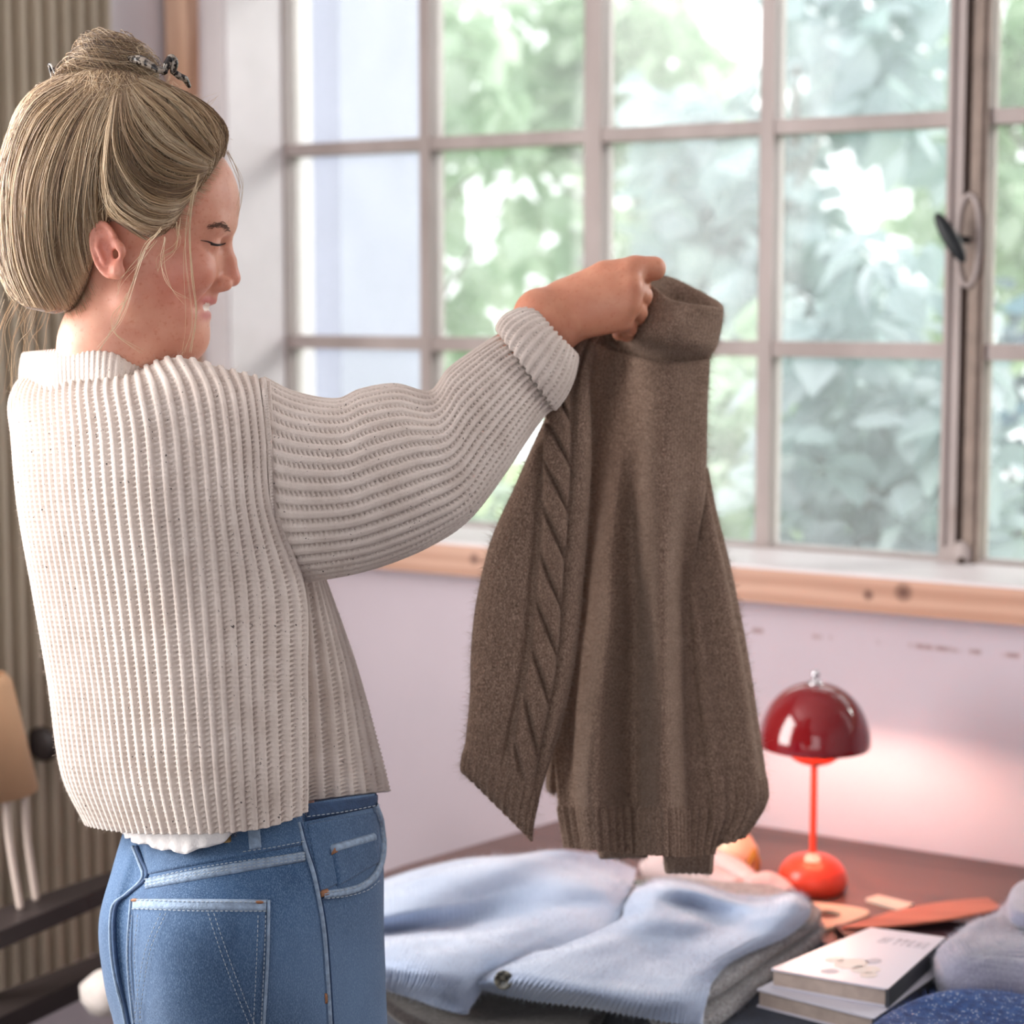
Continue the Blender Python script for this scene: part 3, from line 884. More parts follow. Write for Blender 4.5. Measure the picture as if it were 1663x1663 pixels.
def torso_sdf(p):
    d = s_chain(p, [NECK + np.array([0, 0, 0.05]), NECK + np.array([0, 0, -0.03])], [0.05, 0.058], 0.02)
    d = smin(d, s_cap(p, SHR, SHL, 0.048, 0.048), 0.04)
    mid = (SHR + SHL) / 2
    d = smin(d, s_chain(p, [mid + np.array([0, 0, -0.06]), BP(270, 960, 1.86), BP(350, 1240, 1.865), PEL], [0.092, 0.096, 0.084, 0.084], 0.05), 0.05)
    d = smin(d, s_cap(p, HIPR * 0.9 + PEL * 0.1, HIPL * 0.9 + PEL * 0.1, 0.08, 0.08), 0.04)
    for H, K, A in ((HIPR, KNR, ANR), (HIPL, KNL, ANL)):
        d = smin(d, s_chain(p, [H, K, A], [0.066, 0.052, 0.036], 0.03), 0.02)
        d = smin(d, s_cap(p, A + np.array([0, 0, -0.045]) , A + fwd * 0.16 + np.array([0, 0, -0.055]), 0.033, 0.024), 0.02)
    d = smin(d, s_chain(p, [SHR, ARM_R[1] * 1.0, HP(800, 625, 1.89)], [0.048, 0.040, 0.034], 0.02), 0.02)
    d = smin(d, s_chain(p, [SHL, LEL, LWR], [0.046, 0.038, 0.026], 0.02), 0.02)
    return d
tv, tf = surface_nets(torso_sdf, (-2.0, 0.85, 0.0), (-0.45, 2.2, 1.62), 0.011)
lhp = [LWR, LHAND]
def lhand_sdf(p):
    d = s_chain(p, [LWR, BP(868, 640, 2.11), BP(930, 625, 2.115)], [0.026, 0.024, 0.022], 0.02)
    for k in range(4):
        b = BP(985 + 6 * k, 590 + 15 * k, 2.115); m = BP(1010 + 4 * k, 588 + 16 * k, 2.10); e = BP(1012 + 2 * k, 596 + 15 * k, 2.085)
        d = smin(d, s_cap(p, BP(930 + 4 * k, 625 + 9 * k, 2.115), b, 0.015, 0.012), 0.012)
        d = smin(d, s_chain(p, [b, m, e], [0.0105, 0.0095, 0.0075], 0.003), 0.004)
    return smin(d, s_chain(p, [BP(935, 615, 2.115), BP(975, 585, 2.10), BP(1005, 578, 2.09)], [0.014, 0.0115, 0.009], 0.004), 0.006)
lv, lf = surface_nets(lhand_sdf, np.minimum(LWR, BP(1020, 560, 2.07)) - 0.06, np.maximum(LWR, BP(1020, 660, 2.12)) + 0.06, 0.003)

def skin_tint(p_local, kind):
    """skin colouring: red cheeks and ear, pink lips, white teeth; shade tinted into the nostrils"""
    n = len(p_local); base = np.tile(np.array(srgb(222, 166, 142)), (n, 1))
    if kind == 'hand': base[:] = srgb(216, 152, 122)
    if kind != 'head': return base
    x, y, z = (p_local / mm).T; y = np.abs(y)
    g = lambda c, s: np.exp(-(((x - c[0]) / s[0]) ** 2 + ((y - c[1]) / s[1]) ** 2 + ((z - c[2]) / s[2]) ** 2))
    def blend(w, col):
        base[:] = base * (1 - w[:, None]) + np.array(col) * w[:, None]
    blend(0.55 * g((50, 50, -35), (40, 30, 32)), srgb(208, 118, 102))
    blend(0.5 * g((104, 0, -32), (10, 14, 12)), srgb(206, 118, 104))
    blend(0.6 * g((-20, 80, -10), (24, 14, 34)), srgb(214, 120, 104))
    blend(np.clip(1.6 * g((72, 10, -54), (12, 20, 4.5)), 0, 1) * (z > -60), srgb(196, 112, 108))
    blend(np.clip(1.6 * g((68, 10, -68.5), (10, 20, 5)), 0, 1), srgb(200, 118, 112))
    tooth = (z < -56.5) & (z > -64) & (x > 55) & (x < 75) & (y < 22)
    blend(tooth * 0.95, srgb(246, 240, 232))
    hole = g((91, 7.5, -44), (6, 4, 3.5)); blend(np.clip(hole * 1.2, 0, 0.8), srgb(110, 44, 40))  # shade of the nostrils put into the tint
    return base
def skin_mat():
    m = NT('skin')
    at = m.add('ShaderNodeAttribute', attribute_name='tint')
    fr_ = m.ramp(m.noise(230, 2), [(0.58, (1, 1, 1, 1)), (0.8, srgb(240, 218, 208))])
    mot = m.ramp(m.noise(38, 3), [(0.3, srgb(240, 224, 220)), (0.7, (1, 1, 1, 1))])
    col = m.mix(1.0, m.mix(1.0, at.outputs['Color'], fr_, 'MULTIPLY'), mot, 'MULTIPLY')
    m.set(Base_Color=col, Roughness=0.46, Subsurface_Weight=0.25, Subsurface_Scale=0.004, Normal=m.bump(m.noise(620, 2), 0.12, 0.0006))
    m.b.inputs['Subsurface Radius'].default_value = (1.0, 0.35, 0.2)
    return m.m
M_skin = skin_mat()
n0, n1, n2 = len(hv), len(gv), len(tv)
bv = np.concatenate([hvw, gv, tv, lv]); bf = np.concatenate([hf, gf + n0, tf + n0 + n1, lf + n0 + n1 + n2])
tint = np.concatenate([skin_tint(hv, 'head'), skin_tint(gv, 'hand'), skin_tint(tv, 'body'), skin_tint(lv, 'hand')])
fl = 0.03
person = link('person', mesh('person', bv, bf, M_skin, attrs={'tint': tint}), None, cat='person',
              label='blonde woman in cream rib-knit cardigan and blue jeans, smiling, holding up a brown sweater')
head_bvh = BVHTree.FromPolygons([Vector(c) for c in hvw], hf.tolist())

# brow and lashes follow the face surface
M_brow = simple('brown_brow_hair', srgb(104, 74, 60), 0.8)
M_lash = simple('dark_lashes', srgb(40, 28, 28), 0.8)
def face_strokes(name, segs, r, mat):
    polys = []
    for s in segs:
        p = project_line(head_bvh, s, 8, 0.0008)
        if len(p) == 8: polys.append(p)
    if polys:
        v, f, _ = tubes(np.array(polys), np.full(len(polys), r), 4, np.linspace(1, 0.3, 8))
        link(name, mesh(name, v, f, mat), person)
rr = rng(2)
br = []
for k in range(46):
    t = k / 45
    x = 344 + 29 * t; y = 368 - 3 * math.sin(t * 2.4) + 3.5 * (t > 0.75) * (t - 0.75) * 8 + rr.normal(0, 1.6)
    br.append([(x, y), (x - 5, y - 1 + rr.normal(0, 0.8)), (x - 9, y + 1.0)])
face_strokes('eyebrow', br, 0.00042, M_brow)
ls = [[(342, 395 + k * 0.8), (352, 397 + k * 0.8), (361, 396 + k * 0.7), (366, 394 + k * 0.5)] for k in range(3)]
ls += [[(344, 395), (336, 392), (325, 390)]]
face_strokes('eyelash', ls, 0.0009, M_lash)

# ------------------------------------------------------------------ hair
def pl(pts): return [((x - 215) * HS / cy8, (400 - y) * HS) for x, y in pts]
hair_poly = pl([(365, 238), (350, 272), (334, 300), (312, 330), (292, 368), (272, 412), (250, 414), (240, 388), (217, 372), (192, 362), (174, 384),
                (156, 440), (126, 500), (95, 509), (50, 500), (20, 482), (-60, 450), (-60, 40), (300, 40), (378, 190)])
def hair_sdf(p):
    d = s_ell(p, (hx(196), 0, hz(285)), (0.105, 0.090, 0.098))
    d = smin(d, s_ell(p, (hx(105), 0, hz(350)), (0.062, 0.074, 0.085)), 0.03)
    d = smin(d, s_ell(p, (hx(90), 0, hz(420)), (0.048, 0.060, 0.066)), 0.03)
    d = smin(d, s_ell(p, (hx(300), 0, hz(268)), (0.048, 0.068, 0.056)), 0.03)
    pa = p.copy(); pa[..., 1] = np.abs(pa[..., 1])
    d = smin(d, s_ell(pa, (hx(236, 0), 0.073, hz(352)), (0.034, 0.020, 0.020)), 0.012)
    d = smin(d, s_ell(p, (hx(112), 0, hz(222)), (0.045, 0.062, 0.050)), 0.02)
    d = smin(d, s_ell(p, (hx(182), 0, hz(158)), (0.040, 0.045, 0.022)), 0.02)
    d = smax(d, polysdf(p[..., 0], p[..., 2], hair_poly), 0.006)
    return d
sv, sf = surface_nets(hair_sdf, (-0.155, -0.115, -0.11), (0.12, 0.115, 0.2), 0.0026)
def hair_mat():
    m = NT('blonde_hair')
    at = m.add('ShaderNodeAttribute', attribute_name='tone')
    col = m.ramp(at.outputs['Fac'], [(0.0, srgb(78, 58, 44)), (0.35, srgb(150, 118, 86)), (0.7, srgb(204, 174, 134)), (1.0, srgb(242, 222, 190))])
    m.set(Base_Color=col, Roughness=0.36, Specular_IOR_Level=0.55, Sheen_Weight=0.25)
    tl = m.add('ShaderNodeBsdfTranslucent'); m.l(col, tl.inputs['Color'])
    mx = m.add('ShaderNodeMixShader'); mx.inputs[0].default_value = 0.22
    m.l(m.b.outputs[0], mx.inputs[1]); m.l(tl.outputs[0], mx.inputs[2]); m.l(mx.outputs[0], m.out.inputs['Surface'])
    return m.m
M_hair = hair_mat()
hair = link('hair', mesh('hair', head_w(sv), sf, M_hair, attrs={'tone': np.full(len(sv), 0.1)}), person)  # base coloured dark so the gaps between strands read as shade
hair_local = BVHTree.FromPolygons([Vector(c) for c in sv], sf.tolist())

def on_hair(x, z, side=-1):
    h = hair_local.ray_cast(Vector((x, side * 0.3, z)), Vector((0, -side, 0)))
    return None if h[0] is None else np.array(h[0])
fam_back = [[(36, 520), (8, 440), (3, 370), (10, 280), (45, 178), (98, 140), (150, 139)],
            [(92, 526), (55, 430), (52, 320), (84, 225), (135, 165), (165, 142)],
            [(126, 508), (104, 425), (105, 325), (132, 235), (165, 172), (182, 146)],
            [(154, 440), (148, 372), (155, 292), (172, 222), (190, 172), (198, 148)],
            [(176, 380), (172, 335), (176, 282), (188, 222), (200, 176), (206, 150)]]
fam_side = [[(365, 252), (330, 196), (288, 158), (250, 138), (226, 132)],
            [(357, 268), (324, 232), (286, 190), (246, 158), (222, 142)],
            [(350, 280), (314, 272), (268, 246), (232, 200), (214, 148)],
            [(344, 286), (300, 305), (250, 288), (216, 230), (209, 150)],
            [(332, 302), (290, 348), (236, 338), (202, 270), (205, 152)],
            [(314, 328), (272, 376), (222, 364), (188, 308), (200, 155)],
            [(290, 372), (252, 398), (214, 374), (184, 334), (196, 160)]]
def family(fam, n, seed, M=24, lift=(0.0, 0.006), tone=(0.35, 0.95), spread=0.09, nl=40):
    r = rng(seed)
    M2 = 64; A = np.array([spline(g, M2) for g in fam])
    polys, tones, rads = [], [], []
    lc = (np.arange(nl) + r.uniform(0.1, 0.9, nl)) / nl * (len(fam) - 1)
    ltone = r.uniform(tone[0], tone[1], nl); llift = r.uniform(lift[0], lift[1], nl)
    lwave = r.uniform(0, 6.28, (nl, 2)); lamp_ = r.uniform(0.5, 5.0, nl); lsp = spread * r.uniform(0.5, 1.3, nl)
    lA, lB = r.integers(0, 4, nl), r.integers(0, 3, nl)
    tw = np.linspace(0, 1, M2)
    for k in range(n):
        li = r.integers(nl)
        du = np.clip(r.normal(0, 0.5), -1, 1)
        stray = r.random() < 0.10
        u = np.clip(lc[li] + du * lsp[li] * (2.5 if stray else 1), 0, len(fam) - 1.001)
        i = int(u); w = u - i
        c = A[i] * (1 - w) + A[i + 1] * w
        env = np.sin(np.linspace(0.12, math.pi - 0.08, M2))
        wav = np.stack([np.sin(tw * 5 + lwave[li, 0]), np.cos(tw * 4 + lwave[li, 1])], 1) * lamp_[li]
        own = np.stack([np.sin(tw * r.uniform(3, 12) + r.random() * 6), np.cos(tw * r.uniform(3, 12) + r.random() * 6)], 1) * r.uniform(0, 7 if stray else 2.2)
        c = c + env[:, None] * (wav + own)
        side = -1 if r.random() < 0.74 else 1
        pts = []
        rl = llift[li] * math.sqrt(max(0, 1 - du * du)) * r.uniform(0.55, 1.0) + (r.uniform(0, 0.006) if stray else 0)
        for q, e in zip(c, env):
            h = on_hair((q[0] - 215) * HS / cy8, (400 - q[1]) * HS, side)
            if h is not None: pts.append(h + np.array([0, side, 0.1]) * (0.0005 + rl * e))
        if len(pts) < 24: continue
        polys.append(spline(np.array(pts), M)); tones.append(np.clip(ltone[li] + r.normal(0, 0.13) - 0.12 * abs(du), 0.03, 1)); rads.append(r.uniform(0.0002, 0.00046))
    return polys, tones, rads
PL, TN, RD = [], [], []
for args in ((fam_back, 3800, 21, 24, (0.0, 0.006), (0.35, 0.95), 0.10, 52), (fam_side, 3000, 22, 24, (0.001, 0.013), (0.2, 1.0), 0.13, 40)):
    a, b, c = family(*args); PL += a; TN += b; RD += c
# all-round cover: from the rim of the hair to the knot, over the far side and the crown
r = rng(23); kd = np.array([hx(195), 0, hz(150)]); hc0 = np.array([hx(190), 0, hz(330)])
for k in range(1500):
    th = r.uniform(0, 2 * math.pi); st = np.array([math.cos(th) * 0.9, math.sin(th), r.uniform(-0.9, 0.35)])
    st /= np.linalg.norm(st); en = kd - hc0 + r.normal(0, 0.012, 3); en /= np.linalg.norm(en)
    pts = []
    for t in np.linspace(0, 0.97, 18):
        dvec = st * (1 - t) + en * t; dvec /= np.linalg.norm(dvec)
        h = hair_local.ray_cast(Vector(hc0 + dvec * 0.3), Vector(-dvec))
        if h[0] is not None and polysdf(np.array([h[0][0]]), np.array([h[0][2]]), hair_poly)[0] < 0.001:
            pts.append(np.array(h[0]) + dvec * r.uniform(0.0004, 0.0022))
    if len(pts) > 9:
        PL.append(spline(np.array(pts), 24)); TN.append(r.uniform(0.2, 0.9)); RD.append(r.uniform(0.00035, 0.0007))
v, f, si = tubes(np.array(PL), np.array(RD), 3, np.interp(np.linspace(0, 1, 24), [0, 0.1, 0.9, 1], [0.5, 1, 1, 0.5]))
strands = link('strands', mesh('strands', head_w(v), f, M_hair, attrs={'tone': np.array(TN)[si]}), hair, kind='stuff')

# the twisted knot on top
bc = np.array([hx(183), 0.0, hz(112)])
r = rng(31)
def knot_sdf(p):
    d = s_ell(p, bc, (0.033, 0.032, 0.029))
    d = smin(d, s_ell(p, (hx(138), 0.0, hz(132)), (0.022, 0.026, 0.014)), 0.012)
    return smin(d, s_ell(p, (hx(222), 0.0, hz(118)), (0.022, 0.026, 0.016)), 0.012)
kv, kf = surface_nets(knot_sdf, bc - 0.075, bc + 0.07, 0.0026)
bun = link('hair_bun', mesh('hair_bun', head_w(kv), kf, M_hair, attrs={'tone': np.full(len(kv), 0.18)}), person)  # dark base tone stands in for shade between the knot's strands
KP, KT, KR = [], [], []
bun_local = BVHTree.FromPolygons([Vector(c) for c in kv], kf.tolist())
for k in range(1500):
    ax = np.array([0.25, r.normal(0, 0.35), 1.0]) if k % 3 else np.array([0.9, r.normal(0, .3), 0.5])
    ax /= np.linalg.norm(ax)
    e1 = np.cross(ax, [0, 1, 0]); e1 /= np.linalg.norm(e1); e2 = np.cross(ax, e1)
    off = r.uniform(-0.85, 0.85); th0 = r.uniform(0, 6.28); arc = r.uniform(1.2, 3.0); pts = []
    lt = r.uniform(0.1, 0.95); kl = r.uniform(0, 0.004) * (1 if r.random() < 0.85 else 2.2)
    for t in np.linspace(0, 1, 18):
        a = th0 + arc * t
        dv = ax * (off + 0.25 * (t - 0.5)) + (e1 * math.cos(a) + e2 * math.sin(a)) * math.sqrt(max(0.05, 1 - off * off))
        dv /= np.linalg.norm(dv)
        h = bun_local.ray_cast(Vector(bc + dv * 0.12), Vector(-dv))
        if h[0] is not None: pts.append(np.array(h[0]) + dv * (kl + 0.001 * math.sin(5 * t + kl * 900)))
    if len(pts) > 12: KP.append(spline(np.array(pts), 18)); KT.append(lt); KR.append(r.uniform(0.0002, 0.00045))
v, f, si = tubes(np.array(KP), np.array(KR), 3)
link('strands', mesh('strands', head_w(v), f, M_hair, attrs={'tone': np.array(KT)[si]}), bun, kind='stuff')

# loose wisps: explicit long ones, curls on the knot, flyaways at the back
WP, WR, WT = [], [], []
def wisp(pts, d, n=1, jit=3, rad=0.00035, tone=0.85):
    for k in range(n):
        q = spline([(x + r.normal(0, jit), y + r.normal(0, jit)) for x, y in pts], 20)
        dd = np.linspace(*d, 20) if np.ndim(d) else np.full(20, d)
        WP.append(P(q[:, 0], q[:, 1], dd)); WR.append(rad * r.uniform(0.6, 1.1)); WT.append(min(1, tone + r.normal(0, 0.1)))
wisp([(322, 285), (312, 330), (308, 390), (313, 455), (318, 510), (308, 572)], (1.76, 1.745), 7, 1.6)
wisp([(318, 300), (306, 350), (300, 420), (306, 520), (300, 575)], (1.76, 1.745), 3, 3)
wisp([(262, 372), (236, 405), (212, 470), (192, 520), (160, 568)], (1.73, 1.735), 6, 2.0)
wisp([(250, 395), (232, 420), (196, 455), (190, 480)], (1.73, 1.735), 3, 2.5)
wisp([(270, 385), (262, 430), (280, 470), (305, 488)], (1.735, 1.73), 3, 3)
wisp([(205, 480), (185, 515), (186, 545), (230, 575)], (1.74, 1.75), 3, 3)
wisp([(290, 360), (285, 400), (265, 420), (255, 440)], (1.735, 1.73), 5, 4)
wisp([(360, 235), (382, 262), (391, 300), (386, 350)], (1.83, 1.83), 3, 3)
wisp([(372, 245), (388, 290), (392, 320), (380, 370)], (1.84, 1.84), 2, 3)
for k in range(110):
    y0 = r.uniform(170, 500); x0 = np.interp(y0, [170, 300, 400, 500], [70, 14, 12, 60]) + r.uniform(0, 12)
    a = r.uniform(-1, 1); L = r.uniform(18, 60)
    wisp([(x0, y0), (x0 - L * 0.35, y0 + a * 10), (x0 - L * 0.5 + r.normal(0, 8), y0 + r.normal(15, 18)), (x0 - L * 0.3 + r.normal(0, 10), y0 + r.normal(30, 25))], 1.84 + r.normal(0, 0.04), 1, 2, 0.00024)
for k in range(22):
    x0 = r.uniform(-10, 75); wisp([(x0 + 20, 480), (x0, 530), (x0 - 10 + r.normal(0, 10), 570), (x0 - 15 + r.normal(0, 14), r.uniform(575, 720))], 1.87 + r.normal(0, 0.03), 1, 3, 0.0003)
for k in range(60):
    th = r.uniform(2.2, 6.6) * 0.5; x0 = 182 - 50 * math.cos(th); y0 = 108 - 36 * math.sin(th)
    q = [(x0, y0)]
    an = r.uniform(0, 6.28); rad = r.uniform(4, 11)
    for j in range(5): q.append((x0 + (j + 1) * (-1.5) * math.cos(th) * 2 + rad * math.cos(an + j * 1.2), y0 - 8 + rad * math.sin(an + j * 1.2)))
    wisp(q, 1.83 + r.normal(0, 0.015), 2, 1.0, 0.0003, 0.95)
for k in range(50):
    x0 = r.uniform(60, 360); y0 = np.interp(x0, [60, 110, 200, 280, 330, 360], [190, 145, 120, 130, 178, 225])
    wisp([(x0, y0 + 6), (x0 + r.normal(4, 8), y0 - r.uniform(0, 8)), (x0 + r.normal(15, 12), y0 + r.normal(-2, 8))], 1.84 + r.normal(0, 0.03), 1, 2, 0.0003)
for k in range(420):
    x0, y0 = r.uniform(20, 350), r.uniform(130, 480)
    a = math.atan2(y0 - 150, x0 - 195) + r.normal(0, 0.5); L = r.uniform(30, 90)
    c0 = [(x0, y0), (x0 - L * .5 * math.cos(a) + r.normal(0, 5), y0 - L * .5 * math.sin(a) + r.normal(0, 5)), (x0 - L * math.cos(a) + r.normal(0, 8), y0 - L * math.sin(a) + r.normal(0, 8))]
    pp = []
    for q in spline(c0, 20):
        h = on_hair((q[0] - 215) * HS / cy8, (400 - q[1]) * HS, -1)
        if h is not None: pp.append(h + np.array([0, -1, 0.2]) * (0.002 + 0.006 * r.random() * len(pp) / 20))
    if len(pp) == 20: WP.append(head_w(spline(np.array(pp), 20))); WR.append(r.uniform(0.0002, 0.0004)); WT.append(r.uniform(0.6, 1))
# baby hairs that soften the hairline, from the skin back over the hair
hair_world = BVHTree.FromPolygons([Vector(c) for c in head_w(sv)], sf.tolist())
HLN = spline([(360, 245), (350, 272), (334, 300), (312, 330), (292, 368), (272, 412), (250, 414), (240, 392), (217, 374)], 200)
NAPE = spline([(174, 384), (162, 425), (148, 462), (126, 500), (98, 512)], 100)
for k in range(360):
    if k < 230:
        q = HLN[r.integers(112)]; dx, dy = -r.uniform(25, 60), -r.uniform(-12, 26); fx_, fy_ = r.uniform(0, 12), r.uniform(0, 8)
        if q[1] > 372: dx, dy, fx_, fy_ = -r.uniform(10, 35), -r.uniform(20, 45), r.uniform(-2, 6), r.uniform(2, 14)
    else:
        q = NAPE[r.integers(48, 100)]; dx, dy = -r.uniform(4, 26), -r.uniform(25, 60); fx_, fy_ = r.uniform(0, 12), r.uniform(2, 16)
    pp = []
    for a, b in spline([(q[0] + fx_, q[1] + fy_), (q[0] + dx * .4, q[1] + dy * .4), (q[0] + dx, q[1] + dy)], 20):
        c_ = [h for h in (hit(head_bvh, a, b), hit(hair_world, a, b)) if h[0] is not None]
        if c_:
            h = min(c_, key=lambda h: float((h[0] - EYE) @ V_)); pp.append(h[0] + h[1] * 0.0012)
    if len(pp) == 20: WP.append(spline(np.array(pp), 20)[::-1]); WR.append(r.uniform(0.00014, 0.00028)); WT.append(r.uniform(0.6, 1.0))
v, f, si = tubes(np.array(WP), np.array(WR), 3, np.linspace(1, 0.4, 20))
link('loose_strands', mesh('loose_strands', v, f, M_hair, attrs={'tone': np.array(WT)[si]}), hair, kind='stuff')

# tortoiseshell claw clip
def tortoise():
    m = NT('tortoiseshell')
    m.set(Base_Color=m.ramp(m.noise(210, 2), [(0.46, srgb(28, 24, 24)), (0.56, srgb(150, 140, 128))]), Roughness=0.2)
    return m.m
M_clip = tortoise()
clip = empty('hair_clip', P(250, 110, 1.8)); clip.parent = person
tube_obj('claw', [P(213, 96, 1.792), P(228, 98, 1.785), P(244, 106, 1.782), P(258, 114, 1.782), P(268, 116, 1.784)], [0.0035, 0.005, 0.0045, 0.003, 0.003], M_clip, clip, 8)
tube_obj('claw', [P(266, 117, 1.784), P(272, 104, 1.784), P(277, 93, 1.785), P(283, 100, 1.786), P(281, 116, 1.788)], [0.003, 0.004, 0.003, 0.004, 0.003], M_clip, clip, 8)
tube_obj('claw', [P(281, 116, 1.79), P(292, 124, 1.795), P(300, 128, 1.80), P(307, 140, 1.81)], [0.003, 0.0035, 0.003, 0.002], M_clip, clip, 8)
tube_obj('claw', [P(100, 130, 1.83), P(90, 118, 1.835), P(84, 106, 1.84), P(80, 106, 1.845), P(86, 126, 1.845)], [0.002, 0.002, 0.0015, 0.0015, 0.002], M_clip, clip, 8)
# ------------------------------------------------------------------ cardigan
M_knit = fabric('cream_wool', srgb(208, 195, 186), srgb(224, 213, 205), fleck=srgb(96, 88, 86), fleck_amt=0.70, nscale=30, bump=0.45, bscale=900, sheen=0.3)
M_knit2 = fabric('white_cotton', srgb(232, 228, 226), srgb(242, 238, 236), nscale=40, bump=0.6, bscale=260, sheen=0.1)

def knit_grid(c, closed, rib, stitch, per_rib=10, per_st=5):
    """sheet sampled so that every rib and every stitch gets the same number of rows"""
    G = np.array(c, float).transpose(1, 0, 2)
    Lu = param_u(G, 4, closed)[2]; Lv = param_u(G.transpose(1, 0, 2), 4, False)[2]
    n = round(Lu / rib); m = round(Lv / stitch)
    X, s, t = loft_grid(c, 1, 1, closed, n * per_rib + (0 if closed else 1), m * per_st + 1)
    return X, s, t, n, m
def knit_disp(X, n, m, closed, amp, flip=False, valley=0.42, hole=1.0, chev=0.05):
    """rib knit: rounded columns, and valleys crossed by purl bars with holes between them"""
    N = grid_normals(X, closed) * (-1 if flip else 1)
    nu, nv = X.shape[:2]
    u = (np.arange(nu) / (nu if closed else nu - 1) * n)[:, None]; v = (np.arange(nv) / (nv - 1) * m)[None]
    fu = u - np.floor(u); c = np.abs(fu - 0.5) * 2
    col = np.clip((1 - valley - c) / (1 - valley), 0, 1); prof = np.sqrt(np.clip(1 - (1 - np.clip(col * 1.5, 0, 1)) ** 2, 0, 1))
    w = np.cos(2 * math.pi * (v + 0.4 * c))
    iv = np.clip((c - (1 - valley)) / 0.15, 0, 1)
    sk = np.cos(2 * math.pi * (v + 0.22 * np.where(fu > 0.5, 1 - c, c - 1) / max(valley, 0.1)))
    h = amp * prof * (1 + chev * w) - amp * hole * iv * (0.5 - 0.5 * sk) ** 2.2
    return X + N * h[..., None]

def rolled(X, X0, N, edge='v0', th=0.007, k=9):
    """turn an edge of a sheet inwards so that it shows a thickness (X0, N: the sheet before the knit relief)"""
    if edge == 'v0':
        A = X0[:, :k] - N[:, :k] * th
        A[:, 0] += (X0[:, 0] - X0[:, 2]) * 0.3; mid = X0[:, :1] - N[:, :1] * th * 0.5 + (X0[:, :1] - X0[:, 2:3]) * 0.8
        return np.concatenate([A[:, ::-1], mid, X], 1)
    A = X0[-k:] - N[-k:] * th
    mid = X0[-1:] - N[-1:] * th * 0.5 + (X0[-1:] - X0[-3:-2]) * 0.8
    return np.concatenate([X, mid, A[::-1]], 0)

def ctrl(rows): return [[P(*q) for q in r_] for r_ in rows]
body_rows = [
 [(210, 1325, 2.02), (140, 1337, 1.90), (205, 1351, 1.775), (290, 1354, 1.715), (370, 1352, 1.70), (440, 1342, 1.712), (497, 1318, 1.75), (478, 1305, 1.815), (560, 1292, 1.85), (635, 1284, 1.915)],
 [(190, 1250, 2.03), (101, 1252, 1.89), (178, 1257, 1.762), (272, 1259, 1.70), (362, 1257, 1.685), (436, 1250, 1.702), (497, 1240, 1.745), (475, 1235, 1.815), (555, 1222, 1.85), (617, 1212, 1.905)],
 [(165, 1100, 2.03), (79, 1100, 1.88), (158, 1105, 1.75), (257, 1105, 1.69), (352, 1105, 1.68), (430, 1103, 1.70), (495, 1100, 1.745), (472, 1100, 1.815), (540, 1092, 1.85), (580, 1087, 1.90)],
 [(140, 960, 2.02), (56, 960, 1.87), (137, 962, 1.745), (242, 962, 1.69), (342, 962, 1.685), (426, 962, 1.705), (491, 962, 1.75), (474, 955, 1.81), (510, 950, 1.85), (527, 945, 1.89)],
 [(120, 820, 2.02), (31, 820, 1.87), (115, 820, 1.74), (225, 820, 1.685), (330, 820, 1.685), (402, 820, 1.695), (446, 822, 1.725), (462, 822, 1.77), (470, 820, 1.82), (480, 820, 1.87)],
 [(110, 710, 2.02), (20, 712, 1.88), (105, 706, 1.75), (215, 700, 1.70), (320, 705, 1.70), (394, 712, 1.705), (437, 715, 1.725), (455, 715, 1.765), (462, 715, 1.81), (468, 715, 1.86)],
 [(110, 648, 2.02), (15, 655, 1.90), (100, 640, 1.78), (203, 632, 1.73), (306, 630, 1.725), (384, 640, 1.728), (431, 655, 1.74), (446, 660, 1.775), (452, 662, 1.81), (458, 665, 1.85)],
 [(100, 622, 2.02), (33, 616, 1.925), (105, 612, 1.835), (203, 610, 1.80), (282, 584, 1.785), (366, 602, 1.775), (428, 619, 1.772), (441, 632, 1.79), (448, 640, 1.815), (452, 645, 1.845)],
 [(110, 632, 2.01), (62, 612, 1.98), (120, 612, 1.92), (210, 612, 1.88), (288, 594, 1.85), (366, 612, 1.83), (424, 628, 1.812), (438, 640, 1.815), (445, 645, 1.83), (450, 650, 1.85)]]
cardigan = empty('cardigan', P(270, 960, 1.86)); cardigan.parent = person; cardigan.matrix_parent_inverse = Matrix.Identity(4)
X, s, t, kn, km = knit_grid(ctrl(body_rows), False, 0.0122, 0.0050)
X0 = X.copy()
nrm = grid_normals(X, False)
fl_ = (nrm[X.shape[0] // 2, X.shape[1] // 3] @ V_) > 0
fac = noise3(X, 9, 5, 2)[..., None]
X = X + nrm * (-1 if fl_ else 1) * fac * 0.003
# side seam puckers near the fold edge
X = knit_disp(X, kn, km, False, 0.0026, fl_, 0.46, 1.3)
N = grid_normals(X0, False) * (-1 if fl_ else 1)
Xr = rolled(X, X0, N, 'v0'); kk = Xr.shape[1] - X.shape[1]
X0r = np.concatenate([Xr[:, :kk], X0], 1); Nr = np.concatenate([np.repeat(N[:, :1], kk, 1), N], 1)
Xr = rolled(Xr, X0r, Nr, 'u1')
link('back_and_front', grid_mesh('back_and_front', Xr, np.linspace(0, s[-1], Xr.shape[0]), np.linspace(0, t[-1], Xr.shape[1]), False, M_knit, flip=fl_), cardigan)

